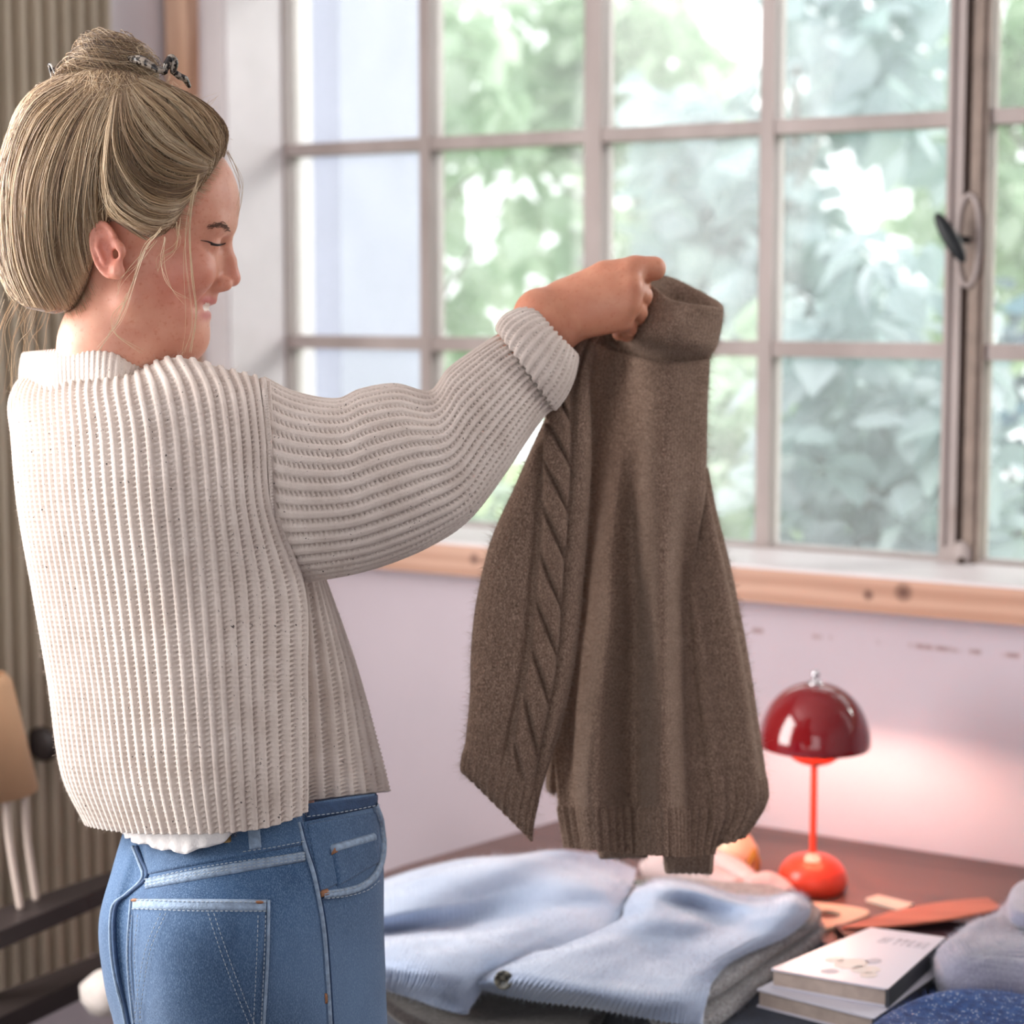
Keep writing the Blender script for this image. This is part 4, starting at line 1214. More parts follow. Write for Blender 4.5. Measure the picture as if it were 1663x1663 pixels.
# sleeve: rings between its upper and lower outline
def ringset(pairs, k=10, sq=0.92):
    rows = []
    for (xa, ya), (xb, yb), d, dr in pairs:
        r_ = []
        for i in range(k):
            th = 2 * math.pi * i / k
            c, sn = math.cos(th), math.sin(th)
            c = math.copysign(abs(c) ** sq, c)
            r_.append(P((xa + xb) / 2 + (xa - xb) / 2 * c, (ya + yb) / 2 + (ya - yb) / 2 * c, d - dr * sn))
        rows.append(r_)
    return rows
sl_pairs = [((429, 612), (444, 952), 1.80, 0.078), ((478, 636), (500, 945), 1.805, 0.082), ((545, 648), (575, 930), 1.815, 0.082), ((586, 632), (640, 910), 1.825, 0.078),
            ((640, 624), (705, 880), 1.84, 0.074), ((697, 636), (765, 836), 1.855, 0.068), ((728, 598), (812, 775), 1.87, 0.062), ((770, 567), (850, 716), 1.888, 0.055), ((806, 545), (882, 672), 1.905, 0.047), ((826, 540), (906, 652), 1.915, 0.041), ((842, 531), (914, 628), 1.922, 0.036)]
sleeve_ctrl = ringset(sl_pairs)
X, s, t, kn, km = knit_grid(sleeve_ctrl, True, 0.0100, 0.0050)
nrm = grid_normals(X, True)
i0 = np.argmin(np.abs((X[:, X.shape[1] // 2] - EYE) @ V_))
fl2 = (nrm[i0, X.shape[1] // 2] @ V_) > 0
sg = -1 if fl2 else 1
fold = noise3(X * np.array([1.0, 1.0, 1.0]), 20, 8, 2)
# creases running into the elbow and the gathered end
tt = t / t[-1]
crease = np.exp(-((tt[None] - 0.50) / 0.07) ** 2) * np.sin(6 * np.linspace(0, 2 * math.pi, X.shape[0]))[:, None] * 0.002
gather = np.clip((tt[None] - 0.8) / 0.2, 0, 1) ** 2 * np.sin(22 * np.linspace(0, 2 * math.pi, X.shape[0]))[:, None] * 0.0022
X = X + nrm * sg * (fold * 0.003 + crease + gather)[..., None]
X = knit_disp(X, kn, km, True, 0.0016, fl2, 0.40, 2.4)
link('sleeve', grid_mesh('sleeve', X, s, t, True, M_knit, flip=fl2), cardigan)
# armhole seam: a raised twisted join
sp = np.array([P(x, y, d) for x, y, d in ((426, 616, 1.772), (430, 640, 1.742), (432, 680, 1.728), (436, 730, 1.721), (440, 800, 1.717), (443, 870, 1.722), (445, 930, 1.735), (448, 955, 1.76))])
q = spline(sp, 220)
ph = np.linspace(0, 70 * 2 * math.pi, 220)
v, f, _ = tubes(np.stack([q + 0.0012 * (np.cos(ph)[:, None] * R_ + np.sin(ph)[:, None] * V0), q + 0.0012 * (np.cos(ph + math.pi)[:, None] * R_ + np.sin(ph + math.pi)[:, None] * V0)]), np.array([0.0021, 0.0021]), 6)
link('armhole_seam', mesh('armhole_seam', v, f, M_knit), cardigan)
# turned-back cuff
cp_ = [((824, 541), (902, 662), 1.908, 0.044), ((808, 536), (902, 664), 1.908, 0.052), ((812, 521), (917, 645), 1.912, 0.055), ((826, 509), (930, 618), 1.918, 0.054), ((850, 500), (937, 590), 1.925, 0.050), ((866, 501), (937, 577), 1.93, 0.044), ((868, 508), (930, 575), 1.932, 0.038), ((855, 520), (920, 590), 1.928, 0.035)]
X, s, t, kn, km = knit_grid(ringset(cp_), True, 0.0084, 0.0046)
nrm = grid_normals(X, True)
fl3 = (nrm[np.argmin(np.abs((X[:, X.shape[1] // 2] - EYE) @ V_)), X.shape[1] // 2] @ V_) > 0
X = knit_disp(X, kn, km, True, 0.0018, fl3, 0.42, 0.9)
link('cuff', grid_mesh('cuff', X, s, t, True, M_knit, flip=fl3), cardigan)
# neckband
nb = [[(30, 630, 1.925), (75, 634, 1.815), (130, 634, 1.782), (178, 634, 1.764), (214, 636, 1.78), (250, 620, 1.84), (262, 622, 1.90)],
      [(31, 598, 1.94), (72, 590, 1.835), (130, 585, 1.79), (180, 590, 1.775), (216, 604, 1.785), (252, 606, 1.84), (264, 608, 1.90)],
      [(36, 574, 1.95), (74, 570, 1.85), (130, 566, 1.805), (182, 573, 1.79), (217, 592, 1.80), (250, 596, 1.845), (262, 598, 1.90)],
      [(46, 576, 1.955), (80, 572, 1.885), (132, 569, 1.833), (180, 577, 1.82), (212, 597, 1.83), (244, 602, 1.855), (256, 606, 1.90)]]
X, s, t, kn, km = knit_grid(ctrl(nb), False, 0.0066, 0.004)
nrm = grid_normals(X, False); fl4 = (nrm[X.shape[0] // 2, X.shape[1] // 2] @ V_) > 0
X = knit_disp(X, kn, km, False, 0.0007, fl4, 0.4, 0.6)
link('neckband', grid_mesh('neckband', X, s, t, False, M_knit, flip=fl4, thick=0.005), cardigan)
# her other sleeve, on the far side
lsl = [((100, 640), (120, 830), 1.985, 0.07), ((250, 680), (265, 860), 2.00, 0.07), ((430, 705), (445, 885), 2.02, 0.065), ((600, 680), (650, 830), 2.045, 0.055), ((740, 640), (785, 740), 2.06, 0.045), ((815, 605), (850, 680), 2.065, 0.038)]
X, s, t = loft_grid(ringset(lsl), 0.004, 0.004, True)
fl5 = (grid_normals(X, True)[np.argmin(np.abs((X[:, X.shape[1] // 2] - EYE) @ V_)), X.shape[1] // 2] @ V_) > 0
link('sleeve', grid_mesh('sleeve', X, s, t, True, M_knit, flip=fl5), cardigan)

# loose wool fibres along the cardigan
def fuzz(name, X, N, n, length, rad, mat, parent, seed, curl=0.5, tone=None):
    r = rng(seed); V = X.reshape(-1, 3); Nn = N.reshape(-1, 3)
    i = r.integers(0, len(V), n)
    d = Nn[i] + r.normal(0, 0.7, (n, 3)); d /= np.linalg.norm(d, axis=1, keepdims=True)
    L = length * r.uniform(0.3, 1.2, (n, 1)); b = r.normal(0, curl, (n, 3)) * L
    p = np.stack([V[i] - Nn[i] * 0.0005, V[i] + d * L * 0.5 + b * 0.15, V[i] + d * L + b * 0.5], 1)
    v, f, _ = tubes(p, np.full(n, rad), 3, np.array([1, 0.8, 0.3]))
    return link(name, mesh(name, v, f, mat), parent, kind='stuff')
M_fib = fibre('cream_wool_fibre', srgb(228, 218, 208))
fuzz('wool_fibres', Xr, grid_normals(Xr, False) * (-1 if fl_ else 1), 9000, 0.006, 0.00010, M_fib, cardigan, 41)

# ------------------------------------------------------------------ white shirt hem and jeans
def denim():
    m = NT('blue_denim')
    n1 = m.noise(7, 4); n2 = m.noise(1100, 3, mapping=(1, 1, 0.4)); n3 = m.noise(55, 3, mapping=(1, 1, 0.5))
    col = m.ramp(n1, [(0.32, srgb(38, 66, 100)), (0.72, srgb(62, 94, 132))])
    col = m.mix(m.math('MULTIPLY', m.ramp(n2, [(0.45, (0, 0, 0, 1)), (0.75, (1, 1, 1, 1))]), 0.5), col, srgb(140, 168, 200))
    col = m.mix(m.math('MULTIPLY', m.ramp(n3, [(0.5, (0, 0, 0, 1)), (0.8, (1, 1, 1, 1))]), 0.3), col, srgb(30, 56, 90))
    at = m.add('ShaderNodeAttribute', attribute_name='wear')
    col = m.mix(at.outputs['Fac'], col, srgb(120, 148, 182))
    m.set(Base_Color=col, Roughness=0.85, Specular_IOR_Level=0.2, Sheen_Weight=0.15, Normal=m.bump(n2, 0.5, 0.0008))
    return m.m
M_denim = denim()
M_denim_light = simple('worn_denim_edge', srgb(136, 156, 180), 0.85, var=0.25, scale=160, bump=0.4, bscale=500)
M_denim_dark = simple('dark_denim', srgb(44, 68, 102), 0.85, var=0.2, scale=120, bump=0.4, bscale=500)
M_thread = simple('grey_thread', srgb(164, 176, 188), 0.7)
M_rust = simple('rust_thread', srgb(150, 104, 74), 0.7)
M_leather = simple('tan_leather', srgb(150, 122, 78), 0.6)
jr = [
 [(214, 1315, 1.88), (232, 1320, 1.835), (258, 1325, 1.812), (310, 1328, 1.778), (380, 1325, 1.762), (450, 1315, 1.766), (540, 1298, 1.80), (610, 1288, 1.875), (562, 1290, 1.955), (400, 1300, 1.985), (270, 1310, 1.955)],
 [(183, 1410, 1.872), (199, 1412, 1.818), (226, 1414, 1.80), (290, 1412, 1.742), (370, 1408, 1.724), (450, 1403, 1.738), (540, 1398, 1.785), (621, 1395, 1.88), (566, 1395, 1.968), (400, 1400, 2.01), (245, 1408, 1.978)],
 [(160, 1500, 1.865), (178, 1500, 1.806), (203, 1500, 1.792), (270, 1500, 1.718), (360, 1500, 1.698), (450, 1500, 1.722), (540, 1500, 1.775), (621, 1500, 1.875), (562, 1500, 1.98), (400, 1500, 2.02), (230, 1500, 1.985)],
 [(170, 1600, 1.872), (187, 1600, 1.812), (208, 1600, 1.798), (272, 1600, 1.722), (360, 1600, 1.705), (450, 1600, 1.727), (540, 1600, 1.778), (626, 1600, 1.878), (566, 1600, 1.98), (400, 1600, 2.02), (235, 1600, 1.985)],
 [(193, 1690, 1.875), (204, 1690, 1.828), (217, 1690, 1.815), (275, 1690, 1.745), (360, 1690, 1.722), (450, 1690, 1.742), (540, 1690, 1.785), (629, 1690, 1.88), (570, 1690, 1.975), (400, 1690, 2.01), (255, 1690, 1.97)],
 [(205, 1790, 1.88), (216, 1790, 1.84), (232, 1790, 1.82), (280, 1790, 1.77), (360, 1790, 1.745), (450, 1790, 1.76), (540, 1790, 1.80), (622, 1790, 1.88), (565, 1790, 1.965), (400, 1790, 1.995), (265, 1790, 1.955)]]
X, s, t = loft_grid(ctrl(jr), 0.0022, 0.0022, True)
nrm = grid_normals(X, True)
flj = (nrm[X.shape[0] // 3, X.shape[1] // 2] @ V_) > 0
sg = -1 if flj else 1
ang = np.linspace(0, 2 * math.pi, X.shape[0])[:, None]
cr = noise3(X * np.array([1, 1, 0.55]), 26, 12, 2) * 0.0022
X = X + nrm * sg * cr[..., None]
nj = X.shape[0] * X.shape[1]
wear = np.clip(0.25 + 0.5 * noise3(X, 14, 14, 2), 0, 0.45).ravel()
# below the frame: two legs down to the shoes
def leg_rows(H, K, A):
    rows = []
    for c, r_ in ((H + np.array([0, 0, -0.03]), 0.083), (H * 0.5 + K * 0.5, 0.080), (K, 0.074), (K * 0.4 + A * 0.6, 0.07), (A + np.array([0, 0, 0.0]), 0.068)):
        rows.append([c + r_ * (math.cos(a) * R_ + math.sin(a) * V0) for a in np.linspace(0, 2 * math.pi, 12, endpoint=False)])
    return rows
Vj, Fj, uvj = [X.reshape(-1, 3)], [grid_faces(X.shape[0], X.shape[1], True, flj)], []
off = nj
for H, K, A in ((HIPR, KNR, ANR), (HIPL, KNL, ANL)):
    Y_, s_, t_ = loft_grid(leg_rows(H, K, A), 0.02, 0.02, True)
    Vj.append(Y_.reshape(-1, 3)); Fj.append(grid_faces(Y_.shape[0], Y_.shape[1], True, False) + off); off += Y_.shape[0] * Y_.shape[1]
jm = mesh('jeans', np.concatenate(Vj), np.concatenate(Fj), M_denim, attrs={'wear': np.concatenate([wear, np.full(off - nj, 0.15)])})
jeans = link('jeans', jm, person)
jb = BVHTree.FromPolygons([Vector(c) for c in X.reshape(-1, 3)], grid_faces(X.shape[0], X.shape[1], True, flj).tolist())
M_shoe = simple('dark_leather', srgb(52, 44, 42), 0.5)
for A in (ANR, ANL):
    bm = bmesh.new(); sd = np.cross(fwd, [0, 0, 1])
    a = A + np.array([0, 0, -0.08]) - fwd * 0.07
    for k in (0,):
        c = [a - sd * .04, a + sd * .04, a + sd * .045 + fwd * .26, a - sd * .045 + fwd * .26]
        add_hexa(bm, [p + np.array([0, 0, 0.0]) for p in c] + [c[0] + (0, 0, .085), c[1] + (0, 0, .085), c[2] + (0, 0, .045), c[3] + (0, 0, .045)])
    link('shoe', bm_mesh('shoe', bm, M_shoe, True, 0.018, 3), person)

def seam(name, pts, r, off, mat, parent=None, n=None, sides=6):
    p = project_line(jb, pts, n or 60, off)
    if len(p) > 2:
        v, f, _ = tubes(p[None], np.array([r]), sides)
        return link(name, mesh(name, v, f, mat), parent or jeans)
def stitches(name, lines, off=0.0009, dash=7.0, r=0.0005, mat=None, parent=None):
    polys = []
    for pts in lines:
        d = spline(pts, 200); L = np.linalg.norm(np.diff(d, axis=0), axis=1).sum(); n = max(2, int(L / dash)); d = spline(pts, n * 3)
        for k in range(n):
            p = project_line(jb, [d[3 * k], d[3 * k + 1], d[min(3 * k + 2, len(d) - 1)]], 4, off)
            if len(p) == 4: polys.append(p)
    if polys:
        v, f, _ = tubes(np.array(polys), np.full(len(polys), r), 4, [0.5, 1, 1, 0.5])
        link(name, mesh(name, v, f, mat or M_thread), parent or jeans, kind='stuff')
def patch(name, quad, thick, mat, parent=None, n=(26, 26), bulge=0.0, bvh=None):
    """cloth patch lying on the jeans; quad = px corners TL, TR, BR, BL"""
    bvh = bvh or jb
    a, b, c, d = [np.array(q, float) for q in quad]
    G = np.zeros((n[0], n[1], 3)); ok = True
    for i, u in enumerate(np.linspace(0, 1, n[0])):
        for j, w in enumerate(np.linspace(0, 1, n[1])):
            q = (a * (1 - u) + b * u) * (1 - w) + (d * (1 - u) + c * u) * w
            h, nn = hit(bvh, q[0], min(q[1], 1686))
            if h is None: h = G[i, j - 1] if j else G[i - 1, j]; nn = np.zeros(3)
            e = min(u, 1 - u, w, 1 - w)
            G[i, j] = h + nn * (thick * (1 if e > 0 else 0.15) + bulge * math.sin(math.pi * u) * math.sin(math.pi * w))
    s_ = np.linspace(0, 0.1, n[0]); t_ = np.linspace(0, 0.1, n[1])
    fl = (grid_normals(G, False)[n[0] // 2, n[1] // 2] @ V_) > 0
    return link(name, grid_mesh(name, G, s_, t_, False, mat, flip=fl, thick=0.0022, attrs={'wear': np.full(n[0] * n[1], 0.12)}), parent or jeans)
pk = patch('back_pocket', [(217, 1460), (433, 1462), (424, 1686), (221, 1686)], 0.0030, M_denim, n=(60, 50))
hem_ = patch('pocket_hem', [(217, 1459), (434, 1461), (433, 1483), (216, 1480)], 0.0046, M_denim_light, pk, (40, 6))
stitches('pocket_stitching', [[(222, 1463), (320, 1467), (428, 1466)], [(222, 1477), (320, 1481), (428, 1480)], [(427, 1486), (425, 1560), (420, 1680)], [(415, 1486), (413, 1560), (408, 1680)],
                       [(222, 1486), (216, 1560), (232, 1680)], [(232, 1486), (227, 1560), (240, 1680)],
                       [(268, 1484), (243, 1545), (228, 1640), (226, 1680)], [(276, 1484), (251, 1545), (236, 1640), (234, 1680)],
                       [(340, 1484), (372, 1580), (410, 1680)], [(349, 1484), (381, 1580), (419, 1680)]], 0.0052, parent=pk)
edge = project_line(jb, [(434, 1462), (432, 1560), (425, 1684)], 60, 0.003)
v, f, _ = tubes(edge[None], np.array([0.0016]), 6); link('pocket_edge', mesh('pocket_edge', v, f, M_denim_light), pk)
edge = project_line(jb, [(217, 1462), (212, 1560), (224, 1684)], 60, 0.003)
v, f, _ = tubes(edge[None], np.array([0.0014]), 6); link('pocket_edge', mesh('pocket_edge', v, f, M_denim_light), pk)
for q in ([(219, 1461), (231, 1461), (231, 1466), (219, 1466)], [(409, 1463), (427, 1463), (427, 1469), (409, 1469)]):
    patch('bar_tack', q, 0.0058, M_rust, pk, (6, 4))
# yoke: flat felled band across the seat
patch('yoke_seam', [(236, 1427), (496, 1382), (496, 1399), (236, 1444)], 0.0022, M_denim_light, n=(60, 6))
stitches('yoke_stitching', [[(240, 1430), (350, 1408), (492, 1386)], [(240, 1436), (350, 1414), (492, 1391)], [(240, 1441), (350, 1419), (492, 1396)]], 0.0038)
# side seam, centre seam and the far buttock seams
seam('side_seam', [(484, 1336), (496, 1380), (510, 1425), (524, 1500), (531, 1580), (537, 1680)], 0.0022, 0.0006, M_denim_light)
seam('side_seam_fold', [(489, 1336), (501, 1380), (515, 1425), (529, 1500), (536, 1580), (542, 1680)], 0.0012, 0.0002, M_denim_dark)
seam('centre_seam', [(222, 1375), (232, 1400), (240, 1424), (212, 1450), (190, 1470), (186, 1520), (192, 1580), (206, 1640), (214, 1680)], 0.0022, 0.0005, M_denim_dark)
seam('centre_seam', [(216, 1375), (226, 1400), (232, 1426), (206, 1452), (184, 1472), (180, 1520), (186, 1580), (200, 1640), (208, 1680)], 0.0016, 0.0008, M_denim_light)
patch('rivet', [(527, 1613), (531, 1613), (532, 1630), (528, 1630)], 0.0015, M_rust, n=(4, 6))
# waistband, belt loop, leather patch
patch('waistband', [(232, 1372), (492, 1310), (494, 1372), (238, 1421)], 0.0022, M_denim, n=(30, 14))
patch('waistband', [(494, 1304), (612, 1288), (612, 1310), (496, 1334)], 0.0030, M_denim_dark, n=(40, 8))
stitches('waistband_stitching', [[(496, 1328), (556, 1318), (610, 1307)], [(395, 1387), (440, 1379), (490, 1368)]], 0.0048)
bl = patch('belt_loop', [(401, 1340), (422, 1336), (425, 1380), (404, 1383)], 0.0065, M_denim_light, n=(8, 16))
patch('leather_patch', [(330, 1352), (378, 1346), (379, 1372), (331, 1374)], 0.004, M_leather, n=(10, 8))
# front pocket opening and coin pocket
fp = patch('pocket_bag', [(498, 1338), (612, 1318), (619, 1400), (520, 1450)], 0.0010, M_denim, n=(40, 36))
seam('pocket_opening', [(606, 1306), (617, 1340), (619, 1385), (608, 1420), (585, 1440), (556, 1449), (521, 1454)], 0.0042, 0.0012, M_denim_light, fp)
stitches('pocket_stitching', [[(603, 1316), (612, 1350), (613, 1385), (602, 1417), (582, 1435), (556, 1444), (524, 1449)], [(608, 1430), (588, 1446), (556, 1455), (524, 1459)]], 0.0058, parent=fp)
cpk = patch('coin_pocket', [(535, 1374), (606, 1354), (615, 1400), (547, 1440)], 0.0036, M_denim, fp, n=(24, 24))
patch('coin_pocket_hem', [(534, 1372), (606, 1352), (608, 1366), (537, 1387)], 0.0052, M_denim_light, fp, n=(24, 5))
for q in ([(536, 1374), (543, 1372), (544, 1387), (537, 1389)], [(518, 1446), (531, 1443), (532, 1455), (519, 1458)]):
    patch('rivet', q, 0.005, M_rust, fp, (5, 5))

# white shirt showing between cardigan and jeans
sh = [[(196, 1320, 1.862), (215, 1325, 1.805), (250, 1330, 1.772), (300, 1332, 1.742), (350, 1330, 1.73), (400, 1320, 1.735)],
      [(196, 1348, 1.862), (214, 1352, 1.802), (250, 1356, 1.766), (300, 1358, 1.736), (350, 1352, 1.726), (395, 1340, 1.732)],
      [(200, 1354, 1.858), (216, 1366, 1.800), (252, 1378, 1.765), (298, 1385, 1.736), (345, 1374, 1.728), (388, 1352, 1.734)]]
X, s, t = loft_grid(ctrl(sh), 0.002, 0.002, False)
nrm = grid_normals(X, False); fls = (nrm[X.shape[0] // 2, X.shape[1] // 2] @ V_) > 0
ru = np.sin(s / 0.004 * 1.3)[:, None] * np.linspace(0, 1, X.shape[1])[None] ** 2
X = X + nrm * (-1 if fls else 1) * (noise3(X, 60, 9, 2) * 0.002 + ru * 0.0012)[..., None] + np.array([0, 0, 1]) * (np.sin(s / 0.0065)[:, None] * np.linspace(0, 1, X.shape[1])[None] * 0.0014)[..., None]
link('white_shirt', grid_mesh('white_shirt', X, s, t, False, M_knit2, flip=fls, thick=0.002), person)
# ------------------------------------------------------------------ the brown sweater she holds up
def brown_mat():
    m = NT('brown_marled_wool')
    n1 = m.noise(22, 4); n2 = m.noise(380, 3, mapping=(2.2, 2.2, 1.2))
    col = m.ramp(n2, [(0.3, srgb(96, 78, 68)), (0.5, srgb(136, 113, 99)), (0.7, srgb(188, 164, 147))])
    col = m.mix(m.math('MULTIPLY', n1, 0.4), col, srgb(104, 84, 70))
    m.set(Base_Color=col, Roughness=0.95, Sheen_Weight=0.3, Sheen_Roughness=0.3, Sheen_Tint=(1, 0.86, 0.74, 1), Specular_IOR_Level=0.1, Normal=m.bump(n2, 0.7, 0.0014))
    return m.m
M_brown = brown_mat()
M_bfib = fibre('brown_wool_fibre', srgb(186, 166, 150), 0.6)
sw = empty('sweater', P(1040, 900, 1.99), label='brown hand-knit wool sweater with a cable, held up by the woman', cat='sweater')

def facing(X, closed):
    n = grid_normals(X, closed); j = X.shape[1] // 2
    i = np.argmin((X[:, j] - EYE) @ V_)
    return (n[i, j] @ V_) > 0
def knit_piece(name, X, s, t, closed, mat, flip, parent, thick=0.0, fz=0, seed=0, fl=0.008):
    o = link(name, grid_mesh(name, X, s, t, closed, mat, flip=flip, thick=thick), parent)
    if fz: fuzz('wool_fibres', X, grid_normals(X, closed) * (-1 if flip else 1), fz, fl, 0.00011, M_bfib, o, seed)
    return o

# body: front columns (px) with depth offsets, then the back
def brow(y, xs, ds, d=1.985, ys=None, back=0.075):
    ys = ys or [y] * len(xs)
    f = [P(x, yy, d + (o if o > 0.024 else 2.3 * o)) for x, yy, o in zip(xs, ys, ds)]
    xl, xr_ = xs[0], xs[-1]
    b = [P(xl * (1 - w) + xr_ * w, ys[-1] * w + ys[0] * (1 - w), d + back * (0.75 + 0.25 * math.sin(math.pi * w))) for w in (0.9, 0.6, 0.35, 0.1)]
    return f + b
rows = [
 brow(1380, [920, 945, 972, 1032, 1080, 1118, 1160], [0.03, 0.004, -0.012, 0.008, -0.016, 0.004, 0.03], ys=[1376, 1379, 1381, 1387, 1390, 1391, 1387]),
 brow(1290, [905, 932, 966, 1030, 1078, 1120, 1179], [0.035, 0.010, -0.016, 0.010, -0.018, 0.006, 0.03]),
 brow(1150, [900, 928, 972, 1030, 1077, 1115, 1157], [0.035, 0.044, -0.010, 0.012, -0.018, 0.008, 0.03]),
 brow(1000, [915, 945, 988, 1032, 1076, 1110, 1139], [0.055, 0.062, -0.002, 0.012, -0.016, 0.008, 0.028]),
 brow(900, [925, 955, 990, 1030, 1075, 1108, 1132], [0.055, 0.064, 0.006, 0.012, -0.016, 0.006, 0.026]),
 brow(800, [930, 965, 1000, 1032, 1076, 1118, 1146], [0.055, 0.062, 0.012, 0.012, -0.014, 0.000, 0.026]),
 brow(700, [935, 970, 1005, 1040, 1076, 1120, 1147], [0.05, 0.056, 0.018, 0.008, -0.010, 0.000, 0.026]),
 brow(610, [942, 972, 1005, 1045, 1085, 1125, 1150], [0.03, 0.026, 0.016, 0.004, -0.006, 0.002, 0.03], ys=[570, 575, 585, 595, 600, 600, 596], back=0.08),
 brow(590, [962, 985, 1010, 1045, 1085, 1128, 1152], [0.03, 0.02, 0.016, 0.008, -0.002, 0.006, 0.03], ys=[556, 560, 568, 578, 584, 584, 578], back=0.08),
 brow(560, [978, 996, 1018, 1050, 1090, 1134, 1163], [0.028, 0.012, 0.004, -0.010, -0.016, -0.006, 0.03], ys=[530, 532, 538, 548, 556, 560, 560], back=0.09),
 brow(520, [1008, 1020, 1040, 1066, 1100, 1140, 1170], [0.026, 0.008, -0.002, -0.012, -0.016, -0.004, 0.032], ys=[498, 500, 506, 516, 525, 530, 530], back=0.095),
 [P(1040, 462, 2.01), P(1050, 462, 1.99), P(1062, 471, 1.98), P(1085, 487, 1.972), P(1112, 494, 1.972), P(1142, 499, 1.98), P(1172, 502, 2.015), P(1158, 488, 2.06), P(1125, 470, 2.085), P(1088, 452, 2.085), P(1054, 449, 2.055)],
 [P(1044, 466, 2.014), P(1053, 466, 1.996), P(1064, 476, 1.987), P(1086, 493, 1.979), P(1112, 500, 1.979), P(1141, 505, 1.986), P(1166, 508, 2.016), P(1154, 494, 2.052), P(1124, 476, 2.077), P(1088, 459, 2.077), P(1057, 455, 2.05)],
 [P(1046, 500, 2.02), P(1056, 505, 2.0), P(1068, 515, 1.99), P(1090, 528, 1.985), P(1112, 532, 1.985), P(1138, 535, 1.99), P(1160, 536, 2.02), P(1150, 530, 2.05), P(1124, 520, 2.07), P(1088, 510, 2.07), P(1060, 500, 2.045)]]
X, s, t = loft_grid(rows, 0.0016, 0.0016, True)
fb = facing(X, True); sg = -1 if fb else 1
N = grid_normals(X, True) * sg
tt = t[None]; Lh = 0.052                                       # hem ribbing over the first 5 cm
env = np.clip((Lh - tt) / 0.006, 0, 1)
rib = np.clip(np.cos(2 * math.pi * s / 0.0085), -0.7, 0.8)[:, None]
neck_t = t[-1]
st_ = 0.5 * np.cos(2 * math.pi * s / 0.0052)[:, None] * (0.6 + 0.4 * np.cos(2 * math.pi * tt / 0.006))
X = X + N * (rib * env * 0.0030 + st_ * (1 - env) * 0.0009 + noise3(X, 22, 51, 2) * 0.0022 + noise3(X, 90, 52) * 0.0006 - env * 0.002 * 0)[..., None]
knit_piece('body', X, s, t, True, M_brown, fb, sw, 0, 26000, 61)

# near sleeve with the cable
def pair_rows(pairs, k=12, sq=0.8):
    rows = []
    for a, b, d, dr in pairs:
        r_ = []
        for i in range(k):
            th = 2 * math.pi * i / k; c, sn = math.cos(th), math.sin(th)
            c = math.copysign(abs(c) ** sq, c); sn = math.copysign(abs(sn) ** sq, sn)
            r_.append(P((a[0] + b[0]) / 2 + (a[0] - b[0]) / 2 * c, (a[1] + b[1]) / 2 + (a[1] - b[1]) / 2 * c, d - dr * sn))
        rows.append(r_)
    return rows
ns = [((752, 1258), (864, 1367), 1.955, 0.010), ((748, 1244), (868, 1335), 1.953, 0.018), ((757, 1195), (886, 1262), 1.95, 0.023), ((764, 1130), (912, 1170), 1.948, 0.028), ((766, 1060), (930, 1085), 1.946, 0.03), ((774, 965), (944, 985), 1.945, 0.03),
      ((794, 880), (952, 890), 1.945, 0.028), ((838, 790), (956, 790), 1.948, 0.026), ((876, 700), (957, 695), 1.952, 0.024), ((912, 620), (957, 620), 1.962, 0.018), ((938, 560), (966, 560), 1.975, 0.012), ((956, 520), (985, 520), 1.985, 0.008)]
X, s, t = loft_grid(pair_rows(ns), 0.0014, 0.0014, True)
fb = facing(X, True); sg = -1 if fb else 1
N = grid_normals(X, True) * sg
# position across the front face, 0 left .. 1 right
Xp = (X - EYE) @ R_; a0 = Xp.min(0, keepdims=True); a1 = Xp.max(0, keepdims=True); fx = (Xp - a0) / (a1 - a0)
front = np.clip(((X - EYE) @ V_ < ((X - EYE) @ V_).mean(0, keepdims=True)) * 1.0, 0, 1)
tt = t[None]
wid = (a1 - a0)
# cable lies a fixed distance from the right edge
dr_ = (1 - fx) * wid; cc_ = np.interp(t, [0, 0.1, 0.25, 0.45, 0.55], [0.016, 0.030, 0.036, 0.034, 0.022])[None]; hw = 0.0155
uu = (dr_ - cc_) / hw
ce = np.clip(1 - np.abs(uu) ** 4, 0, 1) * front
Lc = 0.050
qq = tt / Lc - 0.62 * uu
fq = qq - np.floor(qq)
dq = np.minimum(fq, 1 - fq)
ropes = 0.75 * np.sqrt(np.clip(1 - (uu / 1.1) ** 2, 0, 1)) * np.clip(1 - (2 * fq - 1) ** 4, 0, 1) - 0.9 * np.exp(-(dq / 0.075) ** 2)
groove = -np.exp(-((np.abs(uu) - 1.15) / 0.22) ** 2) * front
edgeband = np.exp(-((dr_ - 0.009) / 0.008) ** 2) * front
up = np.clip((tt - 0.035) / 0.03, 0, 1)
rib = np.cos(2 * math.pi * s / 0.0078)[:, None] * np.clip((0.045 - tt) / 0.012, 0, 1)
h = (ropes * ce * 0.0085 + groove * 0.008) * up + edgeband * 0.0022 * up + rib * 0.0014
h = h + noise3(X, 26, 53, 2) * 0.0018 + 0.0004 * np.cos(2 * math.pi * s / 0.005)[:, None]
X = X + N * h[..., None]
knit_piece('sleeve', X, s, t, True, M_brown, fb, sw, 0, 14000, 62)

